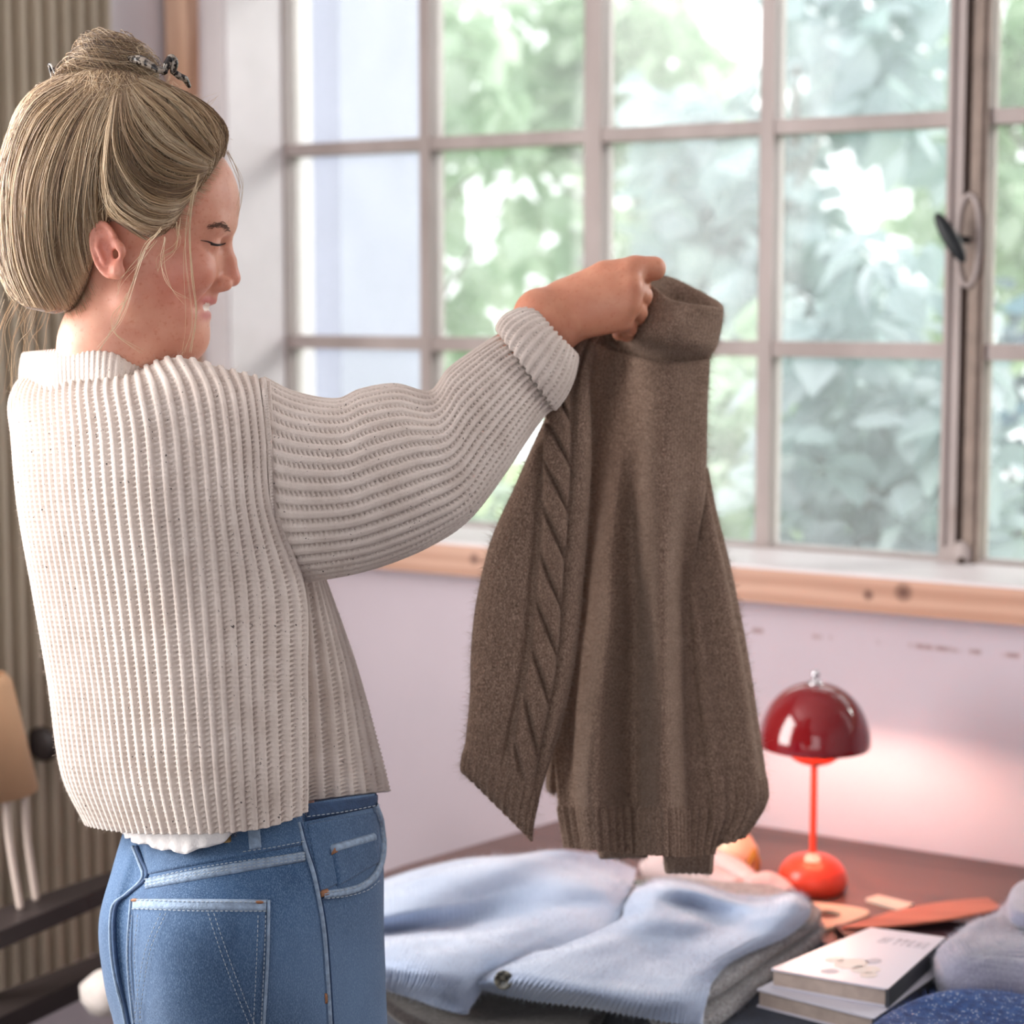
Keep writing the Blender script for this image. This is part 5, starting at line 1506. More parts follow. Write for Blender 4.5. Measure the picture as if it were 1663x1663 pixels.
# the far side of the sweater, right of the bright fold
rp = [((1120, 1392), (1206, 1358), 2.03, 0.010), ((1130, 1350), (1240, 1306), 2.03, 0.02), ((1128, 1270), (1243, 1268), 2.03, 0.024), ((1118, 1160), (1226, 1150), 2.03, 0.024), ((1106, 1035), (1206, 1030), 2.03, 0.022), ((1098, 925), (1184, 920), 2.03, 0.02), ((1104, 835), (1161, 830), 2.03, 0.016), ((1110, 770), (1147, 760), 2.03, 0.010)]
X, s, t = loft_grid(pair_rows(rp), 0.0016, 0.0016, True)
fb = facing(X, True); sg = -1 if fb else 1; N = grid_normals(X, True) * sg
tt = t[None]
rib = np.clip(np.cos(2 * math.pi * s / 0.0085), -0.7, 0.8)[:, None] * np.clip((0.085 - tt) / 0.008, 0, 1)
lob = np.cos(2 * math.pi * s / s[-1] * 5 + 1.2)[:, None] * 0.0035
X = X + N * (rib * 0.0019 + lob + noise3(X, 22, 55, 2) * 0.002)[..., None]
knit_piece('back_panel', X, s, t, True, M_brown, fb, sw, 0, 9000, 63)
# cuff of the far sleeve and lower edge behind
for name, pr in (('cuff', [((1082, 1416), (1156, 1418), 2.075, 0.012), ((1079, 1400), (1158, 1402), 2.07, 0.018), ((1076, 1360), (1160, 1360), 2.055, 0.016), ((1072, 1300), (1160, 1300), 2.045, 0.012)]),
                 ('far_hem', [((976, 1394), (1050, 1392), 2.06, 0.008), ((972, 1384), (1054, 1382), 2.058, 0.012), ((968, 1330), (1056, 1330), 2.05, 0.010)]),
                 ('far_hem', [((893, 1286), (907, 1284), 2.06, 0.006), ((888, 1270), (912, 1268), 2.058, 0.010), ((890, 1200), (925, 1200), 2.05, 0.010)])):
    pr = [((pr[0][0][0] + 8, pr[0][0][1]), (pr[0][1][0] - 8, pr[0][1][1]), pr[0][2], 0.002)] + pr
    X, s, t = loft_grid(pair_rows(pr), 0.002, 0.002, True)
    fb = facing(X, True); N = grid_normals(X, True) * (-1 if fb else 1)
    X = X + N * (np.cos(2 * math.pi * s / 0.008)[:, None] * 0.0008 + noise3(X, 40, 56) * 0.001)[..., None]
    knit_piece(name, X, s, t, True, M_brown, fb, sw, 0, 1500, 64, 0.006)

# ------------------------------------------------------------------ desk
DESK = 0.73
M_desk = wood('reddish_brown_wood', srgb(80, 59, 56), srgb(102, 76, 70), (1.2, 8, 8), 0.34)
bl_ = T(915, 1350, DESK); fl0 = T(650, 1407, DESK)
dirl = (fl0 - bl_) / np.linalg.norm(fl0 - bl_)
front_y = 1.775
kf_ = (front_y - bl_[1]) / dirl[1]
c_fl = np.array([fl0[0] - 0.06, front_y, DESK])
desk = empty('desk', (-0.6, 2.2, 0), label='reddish brown wooden desk under the window, strewn with knitwear', cat='desk')
slab('desktop', [(c_fl[0], front_y, DESK), (0.55, front_y, DESK), (0.55, WALLY - 0.004, DESK), (bl_[0], WALLY - 0.004, DESK), (fl0[0], fl0[1], DESK)], 0.03, M_desk, desk, 0.004)
for x, y in ((c_fl[0] + 0.12, front_y + 0.06), (0.48, front_y + 0.06), (bl_[0] + 0.06, WALLY - 0.06), (0.48, WALLY - 0.06)):
    box('leg', (x - 0.022, x + 0.022, y - 0.022, y + 0.022, 0, DESK - 0.03), M_desk, desk, 0.003)
box('apron', (c_fl[0] + 0.14, 0.46, front_y + 0.05, front_y + 0.07, DESK - 0.10, DESK - 0.03), M_desk, desk, 0.002)

# ------------------------------------------------------------------ folded knitwear: outline on a level, soft slab
def smooth_poly(pts, n):
    return spline(np.array(pts, float), n, True)
def soft_slab(name, outline, h0, h1, mat, label, cat, seed, group=None, wob=0.004, tilt=None, fz=0, fibre=None, flen=0.006, knit=0.0, n=150, edge=0.45, parent=None, folds=0.0):
    """folded cloth: rings shrink from the rim towards the middle, top and underside"""
    o2 = smooth_poly([T(x, y, (h0 + h1) / 2)[:2] for x, y in outline], n)
    c = o2.mean(0); th = h1 - h0
    prof = []                                            # (inset metres, height 0..1)
    for a in np.linspace(-math.pi / 2, math.pi / 2, 13):
        prof.append((th * edge * (1 - math.cos(a)), 0.5 + 0.5 * math.sin(a)))
    rows = []
    tang = np.roll(o2, -1, 0) - np.roll(o2, 1, 0); nr = np.stack([tang[:, 1], -tang[:, 0]], 1); nr /= np.linalg.norm(nr, axis=1, keepdims=True)
    if ((o2 - c) * nr).sum() < 0: nr = -nr
    for ins, hh in prof:
        rows.append(np.concatenate([o2 - nr * ins, np.full((n, 1), h0 + th * hh)], 1))
    for f in (0.93, 0.82, 0.66, 0.48, 0.3, 0.12, 0.01):
        q = c + (rows[12][:, :2] - c) * f
        rows.append(np.concatenate([q, np.full((n, 1), h1)], 1))
    under = [np.concatenate([c + (rows[0][:, :2] - c) * f, np.full((n, 1), h0)], 1) for f in (0.02, 0.5)]
    X = np.array(under + rows).transpose(1, 0, 2)
    X = np.stack([np.stack([np.interp(np.linspace(0, X.shape[1] - 1, 130), np.arange(X.shape[1]), X[i, :, k]) for k in range(3)], -1) for i in range(n)])
    top = np.clip((X[..., 2] - h0) / th, 0, 1) ** 1.5
    X[..., 2] += top * wob * noise3(X * np.array([1, 1, 0.1]), 24, seed, 2)
    if folds: X[..., 2] += top * folds * (np.sin((X[..., 0] * 0.8 + X[..., 1] * 0.6) * 34 + 2 * noise3(X, 9, seed + 1)) )
    if tilt is not None: X[..., 2] += top * (X[..., :2] - c) @ np.array(tilt)
    s = np.linspace(0, 1.0, n); t = np.linspace(0, .3, 130)
    Nn = grid_normals(X, True); fl = Nn[0, -20, 2] < 0
    N = Nn * (-1 if fl else 1)
    if knit:
        X = X + N * (knit * np.cos(2 * math.pi * (X[..., 0] * 0.866 + X[..., 1] * 0.5) / 0.006))[..., None]
    me = grid_mesh(name, X, s, t, True, mat, flip=fl)
    o = link(name, me, parent, label=label, cat=cat, group=group)
    if fz: fuzz('wool_fibres', X[:, 20:], N[:, 20:], fz, flen, 0.00011, fibre, o, seed + 3)
    return o

M_grey = fabric('grey_sparkle_knit', srgb(84, 82, 80), srgb(190, 188, 190), fleck=srgb(70, 68, 66), fleck_amt=0.6, nscale=260, bump=1.0, bscale=500, sheen=0.4, sparkle=330)
M_darkbrown = fabric('dark_brown_knit', srgb(32, 28, 28), srgb(52, 46, 45), nscale=120, bump=0.8, bscale=400)
M_navy = fabric('navy_cloth', srgb(18, 28, 48), srgb(30, 44, 68), nscale=80, bump=0.5)
M_gfib = fibre('pale_wool_fibre', srgb(214, 218, 230))
soft_slab('folded_cloth', [(560, 1560), (600, 1740), (900, 1790), (1420, 1775), (1580, 1690), (1440, 1590), (1330, 1530), (1150, 1480), (760, 1480)], 0.7305, 0.7425, M_navy, 'dark navy folded cloth lying flat on the desk under the books and the knit pile', 'cloth', 70, wob=0.001)
soft_slab('folded_sweater', [(600, 1560), (628, 1640), (780, 1712), (900, 1722), (985, 1640), (960, 1540), (800, 1480), (640, 1500)], 0.744, 0.7615, M_darkbrown, 'dark brown folded knit at the bottom of the pile, beside the jeans', 'sweater', 71, wob=0.001)
soft_slab('folded_sweater', [(1030, 1560), (1060, 1660), (1150, 1668), (1262, 1580), (1336, 1520), (1322, 1492), (1250, 1470), (1120, 1480)], 0.744, 0.7625, M_grey, 'grey sparkly folded knit, lowest layer at the right side of the pile', 'sweater', 72, wob=0.0012, fz=2500, fibre=M_gfib, flen=0.005)
soft_slab('folded_sweater', [(640, 1530), (720, 1585), (1000, 1620), (1130, 1628), (1250, 1552), (1330, 1496), (1310, 1470), (1200, 1440), (800, 1430)], 0.7635, 0.7805, M_grey, 'grey sparkly folded knit directly under the pale blue cardigan', 'sweater', 73, wob=0.0012, fz=2500, fibre=M_gfib, flen=0.005)

# pale blue cardigan: two fronts draped over the pile
def blue_mat():
    m = NT('pale_blue_mohair')
    n1 = m.noise(10, 4); n2 = m.noise(300, 3)
    col = m.ramp(n1, [(0.3, srgb(152, 170, 198)), (0.7, srgb(184, 197, 220))])
    col = m.mix(m.math('MULTIPLY', n2, 0.35), col, srgb(206, 216, 234))
    m.set(Base_Color=col, Roughness=0.95, Sheen_Weight=0.7, Sheen_Roughness=0.4, Specular_IOR_Level=0.1, Normal=m.bump(n2, 0.5, 0.0012))
    return m.m
M_blue = blue_mat()
blue = empty('folded_cardigan', T(950, 1530, 0.785), label='pale blue fluffy buttoned cardigan folded on top of the pile', cat='cardigan')
def TG(rows): return [[T(x, y, h if h < 0.799 else 0.799 + (h - 0.799) * 2.6) for x, y, h in r_] for r_ in rows]
# rows run from the back (near the wall) to the front hem; (px, py, height)
left_front = [
 [(585, 1442, .782), (660, 1416, .790), (740, 1398, .800), (830, 1388, .806), (920, 1382, .808), (985, 1390, .802), (1035, 1410, .790)],
 [(585, 1460, .798), (660, 1438, .806), (740, 1418, .812), (830, 1406, .812), (920, 1402, .806), (985, 1412, .800), (1030, 1430, .792)],
 [(585, 1492, .806), (660, 1478, .808), (740, 1464, .806), (830, 1448, .804), (920, 1438, .806), (980, 1440, .804), (1018, 1458, .794)],
 [(585, 1520, .790), (660, 1512, .790), (740, 1506, .788), (830, 1490, .794), (910, 1476, .798), (965, 1474, .798), (1006, 1486, .792)],
 [(585, 1532, .798), (655, 1530, .804), (730, 1530, .806), (805, 1522, .804), (875, 1512, .800), (930, 1508, .798), (985, 1510, .792)],
 [(585, 1556, .802), (640, 1560, .806), (705, 1566, .808), (765, 1566, .806), (815, 1558, .802), (860, 1546, .798), (920, 1536, .792)],
 [(590, 1578, .795), (635, 1588, .798), (690, 1600, .800), (740, 1604, .800), (775, 1592, .797), (815, 1574, .794), (868, 1556, .79)],
 [(590, 1590, .772), (632, 1608, .772), (672, 1624, .772), (715, 1638, .772), (757, 1642, .772), (785, 1604, .78), (820, 1585, .782)]]
right_front = [
 [(1035, 1440, .792), (1075, 1428, .798), (1130, 1436, .800), (1185, 1452, .798), (1240, 1456, .796), (1285, 1450, .796), (1308, 1462, .788)],
 [(1030, 1446, .801), (1078, 1436, .810), (1132, 1446, .810), (1188, 1464, .805), (1240, 1468, .805), (1290, 1460, .808), (1314, 1472, .796)],
 [(1014, 1466, .801), (1060, 1462, .808), (1120, 1470, .802), (1180, 1486, .799), (1235, 1488, .804), (1285, 1484, .806), (1310, 1492, .790)],
 [(1006, 1492, .800), (1050, 1490, .806), (1110, 1496, .804), (1165, 1506, .798), (1215, 1512, .800), (1255, 1512, .801), (1286, 1516, .788)],
 [(960, 1516, .800), (1010, 1516, .803), (1070, 1524, .800), (1125, 1532, .796), (1170, 1540, .798), (1205, 1540, .798), (1236, 1540, .787)],
 [(876, 1548, .800), (935, 1546, .806), (1000, 1552, .802), (1060, 1560, .796), (1115, 1566, .796), (1155, 1566, .798), (1184, 1566, .787)],
 [(808, 1574, .800), (870, 1570, .808), (940, 1580, .808), (1010, 1588, .802), (1070, 1594, .800), (1120, 1592, .800), (1160, 1590, .788)],
 [(784, 1594, .798), (840, 1592, .805), (915, 1606, .806), (990, 1616, .803), (1055, 1624, .800), (1108, 1622, .797), (1150, 1616, .785)],
 [(778, 1606, .785), (825, 1618, .780), (890, 1632, .776), (975, 1642, .772), (1045, 1654, .770), (1100, 1662, .768), (1136, 1662, .766)]]
blue_bvh = None
for name, g, sd in (('left_front', left_front, 75), ('right_front', right_front, 76)):
    X, s, t = loft_grid(TG(g), 0.0016, 0.0016, False)
    fb = grid_normals(X, False)[X.shape[0] // 2, X.shape[1] // 2, 2] < 0
    N = grid_normals(X, False) * (-1 if fb else 1)
    Lt = t[-1]
    rib = np.cos(2 * math.pi * s / 0.0058)[:, None] * np.clip((t[None] - (Lt - 0.065)) / 0.01, 0, 1)
    X = X + N * (rib * 0.0011 + 0.0004 * np.cos(2 * math.pi * s / 0.0058)[:, None] + noise3(X, 38, sd, 2) * 0.0028)[..., None]
    o = link(name, grid_mesh(name, X, s, t, False, M_blue, flip=fb, thick=0.006), blue)
    fuzz('wool_fibres', X, N, 16000, 0.007, 0.00010, M_gfib, o, sd + 5)
    if name == 'right_front': blue_bvh = BVHTree.FromPolygons([Vector(c) for c in X.reshape(-1, 3)], grid_faces(X.shape[0], X.shape[1], False, fb).tolist())
def horn():
    m = NT('dark_horn_button')
    m.set(Base_Color=m.ramp(m.noise(160, 3), [(0.4, srgb(40, 42, 40)), (0.65, srgb(150, 146, 130))]), Roughness=0.15)
    return m.m
M_horn = horn()
h, nn = hit(blue_bvh, 818, 1590)
if h is not None:
    c0 = h + nn * 0.002; zx = Vector(nn).to_track_quat('Z', 'Y').to_matrix(); Rn = np.array(zx)
    v, f = lathe([(0.0, 0.003), (0.006, 0.0032), (0.0085, 0.0045), (0.0105, 0.004), (0.011, 0.002), (0.010, 0.0), (0.0, -0.001)], (0, 0, 0), 32)
    b = link('button', mesh('button', v @ Rn.T + c0, f, M_horn), blue)
    for k in (-1, 1):
        ellipsoid('thread', c0 + Rn @ np.array([0.002 * k, 0, 0.0035]), [(0.001, 0, 0), (0, 0.001, 0), (0, 0, 0.0006)], M_darkbrown, b, 8, 6)
h = T(1040, 1437, 0.799)
ellipsoid('button', h + np.array([0, 0, 0.003]), [(0.010, 0, 0), (0, 0.010, 0), (0.001, 0.001, 0.003)], M_horn, blue)

# ------------------------------------------------------------------ books
M_page = simple('paper_edges', srgb(176, 160, 150), 0.85, var=0.12, scale=60)
M_cover = simple('white_book_cover', srgb(206, 204, 216), 0.45, var=0.02)
M_spine = simple('dark_spine', srgb(60, 62, 66), 0.6)
M_ink = simple('pale_grey_ink', srgb(176, 174, 186), 0.6, var=0.1)
M_ink2 = simple('beige_ink', srgb(206, 200, 196), 0.6, var=0.1)
def book(quad, h0, h1, label, cover_mat, spine_mat):
    """quad: px of the top face, back-left, back-right, front-right, front-left"""
    q = [T(x, y, h1) for x, y in quad]
    b = empty('book', (sum(q) / 4)[:2].tolist() + [h0], label=label, cat='book')
    c = sum(q) / 4
    th = 0.0022
    lo = lambda p, h: np.array([p[0], p[1], h])
    hexa('front_cover', [lo(p, h1 - th) for p in q] + [lo(p, h1) for p in q], cover_mat, b, 0.0006)
    hexa('back_cover', [lo(p, h0) for p in q] + [lo(p, h0 + th) for p in q], cover_mat, b, 0.0006)
    q2 = [c + (p - c) * 0.975 for p in q]
    hexa('page_block', [lo(p, h0 + th) for p in q2] + [lo(p, h1 - th) for p in q2], M_page, b, 0.0)
    r_ = (q[2] - q[3]); r_ /= np.linalg.norm(r_)
    sp = [q[1] - r_ * 0.003, q[1] + r_ * 0.001, q[2] + r_ * 0.001, q[2] - r_ * 0.003]
    hexa('spine', [lo(p, h0) for p in (sp[0], sp[3], sp[2], sp[1])] + [lo(p, h1 - 0.0004) for p in (sp[0], sp[3], sp[2], sp[1])], spine_mat, b, 0.0006)
    return b, q
book([(1392, 1526), (1560, 1556), (1420, 1654), (1229, 1606)], 0.7435, 0.7655, 'white paperback with brown-grey page edges, lower of the two stacked books', M_cover, M_spine)
bk, q = book([(1414, 1506), (1536, 1522), (1442, 1606), (1252, 1573)], 0.7660, 0.7885, 'white illustrated book, upper of the two stacked books', M_cover, M_spine)
# printed cover: a row of faint letters along the far edge and a loose drawing of stones
def cov(u, v): return q[3] * (1 - u) * (1 - v) + q[2] * u * (1 - v) + q[1] * u * v + q[0] * (1 - u) * v + np.array([0, 0, 0.0004])
def cover_blob(name, u, v, a, b_, mat, rot=0.0):
    pts = []
    for k in range(14):
        th = 2 * math.pi * k / 14; du, dv = a * math.cos(th), b_ * math.sin(th)
        pts.append(cov(u + du * math.cos(rot) - dv * math.sin(rot), v + du * math.sin(rot) + dv * math.cos(rot)))
    slab(name, pts, 0.0003, mat, bk)
for u, v, a, b_, m in ((0.42, 0.12, .07, .045, M_ink), (0.62, 0.40, .07, .05, M_ink), (0.48, 0.30, .14, .10, M_ink2), (0.66, 0.24, .12, .07, M_ink2), (0.30, 0.32, .08, .05, M_ink2), (0.74, 0.16, .07, .05, M_ink2)):
    cover_blob('cover_drawing', u, v, a, b_, m, 0.2)
# the title is a row of illegible pale marks
gl = [[(0, 0, .2, 1), (.2, .5, .5, .7), (.5, 0, .7, 1)], [(0, 0, .25, 1)], [(0, .75, .7, 1), (.25, 0, .45, 1)], [(0, .75, .7, 1), (.25, 0, .45, 1)], [(0, 0, .2, 1), (.2, .8, .6, 1), (.2, .4, .5, .6), (.2, 0, .6, .2)], [(0, 0, .2, 1), (.5, 0, .7, 1), (.2, .35, .5, .65)], [(0, 0, .6, .2), (0, .4, .6, .6), (0, .8, .6, 1)]]
for gi, g_ in enumerate(gl):
    for a, b_, c_, d_ in g_:
        u0 = 0.36 + gi * 0.085; f_ = lambda u, v: cov(u0 + 0.08 * u, 0.74 + 0.11 * v)
        slab('title_mark', [f_(a, b_), f_(c_, b_), f_(c_, d_), f_(a, d_)], 0.0003, M_ink, bk)

# ------------------------------------------------------------------ knitwear at the right edge
def lil_mat():
    m = NT('lilac_grey_wool')
    n2 = m.noise(320, 3); n1 = m.noise(14, 3)
    col = m.ramp(n1, [(0.3, srgb(112, 112, 132)), (0.7, srgb(136, 136, 158))])
    col = m.mix(m.math('MULTIPLY', n2, 0.4), col, srgb(182, 184, 204))
    m.set(Base_Color=col, Roughness=0.95, Sheen_Weight=0.6, Specular_IOR_Level=0.1, Normal=m.bump(n2, 0.6, 0.0012))
    return m.m
M_lil = lil_mat()
M_glit = fabric('navy_glitter_wool', srgb(22, 50, 100), srgb(54, 92, 152), nscale=90, bump=1.0, bscale=420, sheen=0.15, sparkle=260)
M_nfib = simple('blue_wool_fibre', srgb(70, 96, 160), 0.6)
soft_slab('folded_sweater', [(1515, 1576), (1545, 1606), (1640, 1618), (1790, 1618), (1860, 1560), (1800, 1500), (1665, 1478), (1600, 1510), (1535, 1548)], 0.737, 0.806, M_lil, 'lilac grey folded wool sweater at the right edge of the desk', 'sweater', 81, wob=0.010, fz=14000, fibre=M_gfib, flen=0.007, edge=0.5, folds=0.003, knit=0.0008)
soft_slab('folded_sweater', [(1405, 1690), (1440, 1760), (1600, 1820), (1800, 1800), (1840, 1700), (1720, 1650), (1600, 1634), (1480, 1650)], 0.7435, 0.800, M_glit, 'dark blue glittering wool sweater in the near right corner', 'sweater', 82, wob=0.006, fz=6000, fibre=M_nfib, flen=0.007, edge=0.5)
soft_slab('rolled_sock', [(1640, 1452), (1640, 1490), (1700, 1500), (1760, 1480), (1720, 1440), (1668, 1436)], 0.8075, 0.830, M_lil, 'small lilac grey rolled knit on the lilac grey sweater, at the right edge', 'sock', 83, wob=0.002, edge=0.5)

# ------------------------------------------------------------------ lamp
M_red = simple('red_lacquer', srgb(128, 16, 24), 0.08, var=0.02, coat=0.6)
M_orange = simple('coral_red_lacquer', srgb(232, 76, 52), 0.28, var=0.02)
M_inner = simple('lamp_inner_white', srgb(250, 205, 185), 0.5, var=0.02)
M_chrome = simple('chrome', srgb(225, 225, 230), 0.12, 1.0)
lc = T(1319, 1444, DESK); ld = float((lc - EYE) @ V_); k = ld / FOC
lh = lambda y: float(P(1319, y, ld)[2])
lamp = empty('table_lamp', (lc[0], lc[1], DESK), label='small red mushroom table lamp glowing on the desk by the wall', cat='lamp')
z0, z1 = DESK, lh(1385)
rb = 56 * k; hb_ = z1 - z0
prof = [(0.0, 0.0), (rb * 0.86, 0.0), (rb * 0.95, hb_ * 0.08), (rb, hb_ * 0.25), (rb * 0.97, hb_ * 0.45), (rb * 0.86, hb_ * 0.68), (rb * 0.62, hb_ * 0.88), (rb * 0.32, hb_ * 0.975), (0.0, hb_)]
pf = spline([(a, b) for a, b in prof[1:]], 40); pf = np.concatenate([[prof[0]], pf])
lathe_obj('base', [(max(a, 0), z0 + b) for a, b in pf], (lc[0], lc[1], 0), M_orange, lamp, 64)
zst = lh(1236)
lathe_obj('stem', [(5.6 * k, z1 - 0.004), (5.6 * k, zst)], (lc[0], lc[1], 0), M_orange, lamp, 24)
# touch button on the base, set on the near slope
bd = EYE - lc; bd[2] = 0; bd /= np.linalg.norm(bd)
bn = bd * 0.42 + np.array([0, 0, 0.91])
bp = np.array([lc[0], lc[1], z0]) + bd * rb * 0.36 + np.array([0, 0, hb_ * 0.955])
Rb = np.array(Vector(bn).to_track_quat('Z', 'Y').to_matrix())
v, f = lathe([(0.0, 0.002), (0.0095, 0.002), (0.0115, 0.001), (0.012, -0.003)], (0, 0, 0), 32)
link('touch_button', mesh('touch_button', v @ Rb.T + bp, f, M_inner), lamp)
v, f = lathe([(0.0, 0.0026), (0.002, 0.0026), (0.0022, 0.0015)], (0, 0, 0), 16)
link('button_dot', mesh('button_dot', v @ Rb.T + bp, f, M_chrome), lamp)
# outer dome and inner bowl
zr_, zt_ = lh(1205), lh(1102); R0 = 90 * k; Hh = zt_ - zr_
dome = [(R0 * 0.985, 0.0), (R0, 0.03 * Hh)] + [(R0 * math.cos(a) ** 0.92, Hh * math.sin(a) ** 0.96) for a in np.linspace(0.08, math.pi / 2 - 0.02, 26)] + [(0.0, Hh)]
out = [(a, zr_ + b) for a, b in dome]
inn = [(a * 0.972, zr_ + b * 0.965 + 0.0006) for a, b in dome][::-1]
lathe_obj('shade', out, (lc[0], lc[1], 0), M_red, lamp, 96)
lathe_obj('shade_lining', inn, (lc[0], lc[1], 0), M_inner, lamp, 96)
rbw = 46 * k; zb_, zbt = lh(1237), lh(1208)
bowl = [(0.004, 0.0)] + [(rbw * math.sin(a), (zbt - zb_) * (1 - math.cos(a))) for a in np.linspace(0.15, math.pi / 2, 14)]
lathe_obj('lower_bowl', [(a, zb_ + b) for a, b in bowl] + [(a * 0.95, zb_ + b + 0.0015) for a, b in bowl[::-1]], (lc[0], lc[1], 0), M_orange, lamp, 48)
lathe_obj('stem', [(0.004, zb_), (0.004, lh(1106))], (lc[0], lc[1], 0), M_chrome, lamp, 12)
zf = lh(1103)
lathe_obj('finial', [(0.012, zf - 0.002), (0.0115, zf + 0.0025), (0.004, zf + 0.005), (0.0032, zf + 0.009), (0.0056, zf + 0.0115), (0.0062, zf + 0.0145), (0.004, zf + 0.0185), (0.0, zf + 0.0195)], (lc[0], lc[1], 0), M_chrome, lamp, 24)
def bulb_mat():
    m = NT('lit_bulb'); e = m.add('ShaderNodeEmission'); e.inputs[0].default_value = (1.0, 0.60, 0.44, 1); e.inputs[1].default_value = LAMP_E
    m.l(e.outputs[0], m.out.inputs['Surface']); return m.m
LAMP_E = 400.0
zbl = lh(1182)
lathe_obj('bulb', [(0.0, zbl + 0.012), (0.02, zbl + 0.009), (0.026, zbl), (0.02, zbl - 0.009), (0.0, zbl - 0.012)], (lc[0], lc[1], 0), bulb_mat(), lamp, 24)

# ------------------------------------------------------------------ small things round the lamp
M_tag = simple('cream_card', srgb(238, 222, 204), 0.7, var=0.03)
slab('card', [T(1406, 1459, .735), T(1426, 1453, .735), T(1484, 1467, .735), T(1466, 1476, .735)], 0.0045, M_tag, None, 0.0008, label='small cream card lying on the desk right of the lamp', cat='card')
# pale frame with an oval opening
fr4 = [T(1312, 1474, .733), T(1332, 1469, .733), T(1412, 1484, .733), T(1338, 1512, .733), T(1305, 1508, .733)]
cen = T(1342, 1487, .733)
ov = []
for kk in range(40):
    th = 2 * math.pi * kk / 40; ov.append(T(1344 + 23 * math.cos(th), 1488 + 7.5 * math.sin(th), .733))
outer = spline(np.array(fr4), 40, True)
ang_o = np.arctan2(outer[:, 1] - cen[1], outer[:, 0] - cen[0]); ov = np.array(ov); ang_i = np.arctan2(ov[:, 1] - cen[1], ov[:, 0] - cen[0])
outer = outer[np.argsort(ang_o)]; ov = ov[np.argsort(ang_i)]
up = np.array([0, 0, 0.003])
V_all = np.concatenate([ov + up, outer + up, outer - up * 0.6, ov - up * 0.6]); F_all = []
for a in range(4):
    for i in range(40):
        F_all.append((a * 40 + i, a * 40 + (i + 1) % 40, ((a + 1) % 4) * 40 + (i + 1) % 40, ((a + 1) % 4) * 40 + i))
M_fr = simple('pale_card_frame', srgb(236, 212, 186), 0.65, var=0.03)
fo = link('mount_card', mesh('mount_card', V_all, F_all, M_fr, smooth=False), None, label='pale flat frame with an oval opening on the desk before the lamp', cat='frame')
# leather folder: thin curved sheet over a dark lower cover
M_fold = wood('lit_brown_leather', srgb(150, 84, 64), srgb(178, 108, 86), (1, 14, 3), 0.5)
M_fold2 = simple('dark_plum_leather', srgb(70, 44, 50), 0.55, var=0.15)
fd = empty('leather_folder', T(1500, 1495, .732), label='brown leather folder with lifted top sheet behind the white books', cat='folder')
slab('lower_cover', [T(1356, 1502, .741), T(1372, 1519, .741), T(1560, 1562, .741), T(1625, 1505, .741), T(1480, 1488, .741)], 0.0095, M_fold2, fd, 0.002)
tp_ = [[T(1368, 1506, .743), T(1400, 1494, .745), T(1460, 1477, .748), T(1530, 1464, .750), T(1605, 1457, .752)],
       [T(1372, 1506, .744), T(1440, 1504, .749), T(1510, 1497, .755), T(1580, 1486, .762), T(1632, 1474, .766)]]
X, s, t = loft_grid(tp_, 0.006, 0.006, False)
fb = grid_normals(X, False)[X.shape[0] // 2, X.shape[1] // 2, 2] < 0
link('top_sheet', grid_mesh('top_sheet', X, s, t, False, M_fold, flip=fb, thick=0.0025), fd)
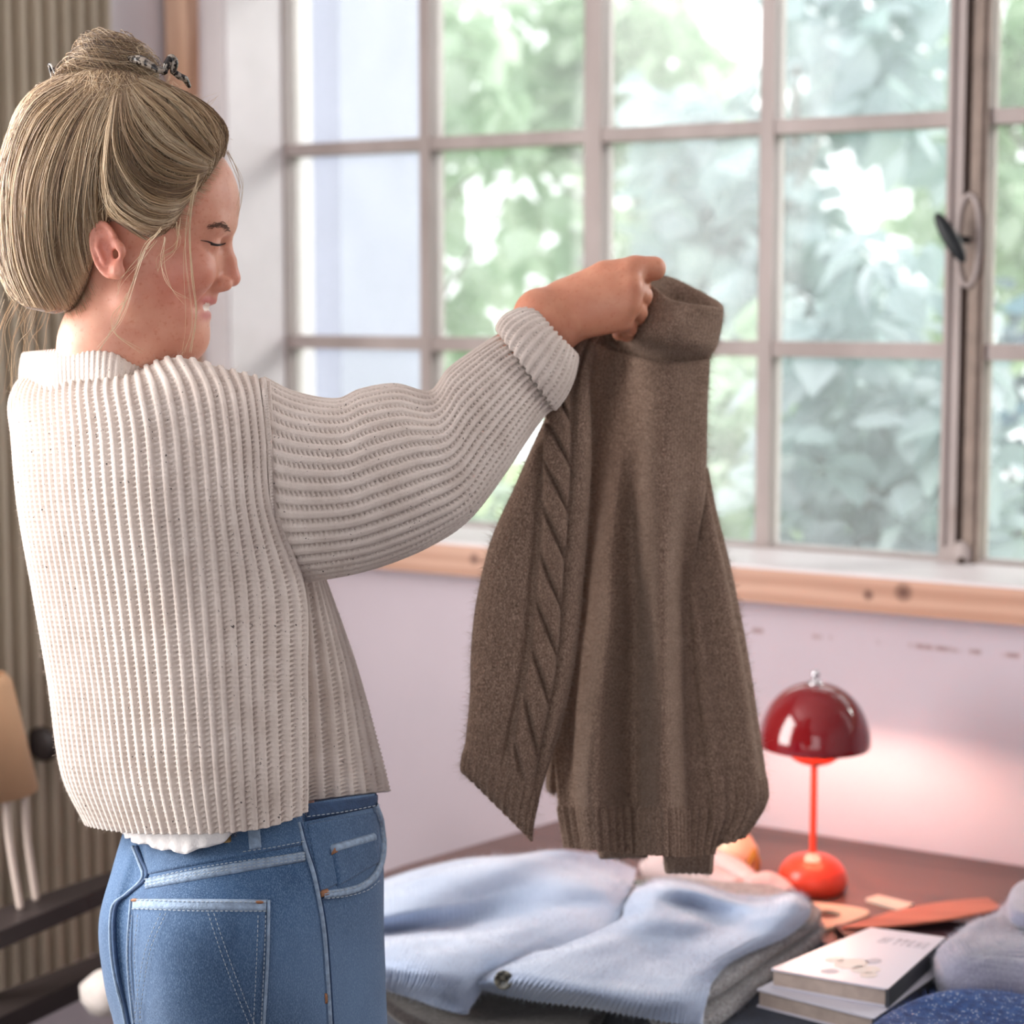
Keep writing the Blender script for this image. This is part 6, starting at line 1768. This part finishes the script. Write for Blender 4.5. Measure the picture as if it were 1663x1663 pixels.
# pale pink scarf behind the pile
M_pink = fabric('pale_pink_wool', srgb(214, 190, 190), srgb(228, 206, 204), nscale=30, bump=0.4, bscale=300)
sc = empty('scarf', T(1180, 1440, .735), label='pale pink ribbed scarf lying behind the blue cardigan', cat='scarf')
def roll(name, pts, r0, mat, parent, seed):
    p = spline([T(x, y, h) for x, y, h in pts], 60)
    v, f, _ = tubes(p[None], np.interp(np.linspace(0, 1, 60), [0, .06, .5, .94, 1], [0.1, .8, 1, .8, 0.1])[None] * r0, 20)
    v = v + 0.002 * noise3(v, 60, seed)[:, None] * np.array([1, 1, 1])
    v[:, 2] = np.maximum(v[:, 2], DESK + 0.001)
    return link(name, mesh(name, v, f, mat), parent)
roll('roll', [(1090, 1395, .757), (1150, 1402, .757), (1190, 1420, .756), (1225, 1446, .753)], 0.024, M_pink, sc, 91)
roll('roll', [(1040, 1404, .755), (1090, 1414, .755), (1150, 1428, .755), (1205, 1450, .752)], 0.022, M_pink, sc, 92)
roll('roll', [(1212, 1450, .752), (1240, 1440, .756), (1262, 1446, .752), (1280, 1462, .744)], 0.021, M_pink, sc, 93)
# round cream pouch with a golden tassel
M_pouch = simple('cream_leather', srgb(236, 206, 176), 0.5, var=0.03)
M_gold = simple('brass', srgb(196, 140, 64), 0.3, 0.8)
pc = T(1192, 1420, DESK); pd = float((pc - EYE) @ V_); pk_ = pd / FOC
pouch = empty('pouch', (pc[0], pc[1], DESK), label='round cream pouch with golden tassel behind the sweater hem', cat='pouch')
rr_ = 40 * pk_
v, f = lathe([(0.0, 0.0), (rr_ * .7, 0.001), (rr_ * .98, rr_ * .55), (rr_ * .95, rr_ * 1.1), (rr_ * .66, rr_ * 1.6), (rr_ * .3, rr_ * 1.85), (0.0, rr_ * 1.9)], (pc[0], pc[1], DESK), 36)
link('pouch_body', mesh('pouch_body', v, f, M_pouch), pouch)
for a, b in (((1226, 1378), (1200, 1410)), ((1226, 1378), (1228, 1418)), ((1224, 1380), (1232, 1412)), ((1226, 1378), (1212, 1412))):
    tube_obj('tassel', [P(*a, pd - 0.03), P((a[0] + b[0]) / 2 + 3, (a[1] + b[1]) / 2, pd - 0.032), P(*b, pd - 0.034)], [0.002, 0.003, 0.002], M_gold, pouch, 8)

for o in list(scene.objects):
    if o.parent is None:
        n = o.name.split('.')[0]
        g = {'folded_sweater': 'folded knitwear on the desk', 'book': 'stacked white books', 'leafy_tree': 'trees outside the window', 'leafy_shrub': 'shrubs outside the window'}.get(n)
        if g: o['group'] = g
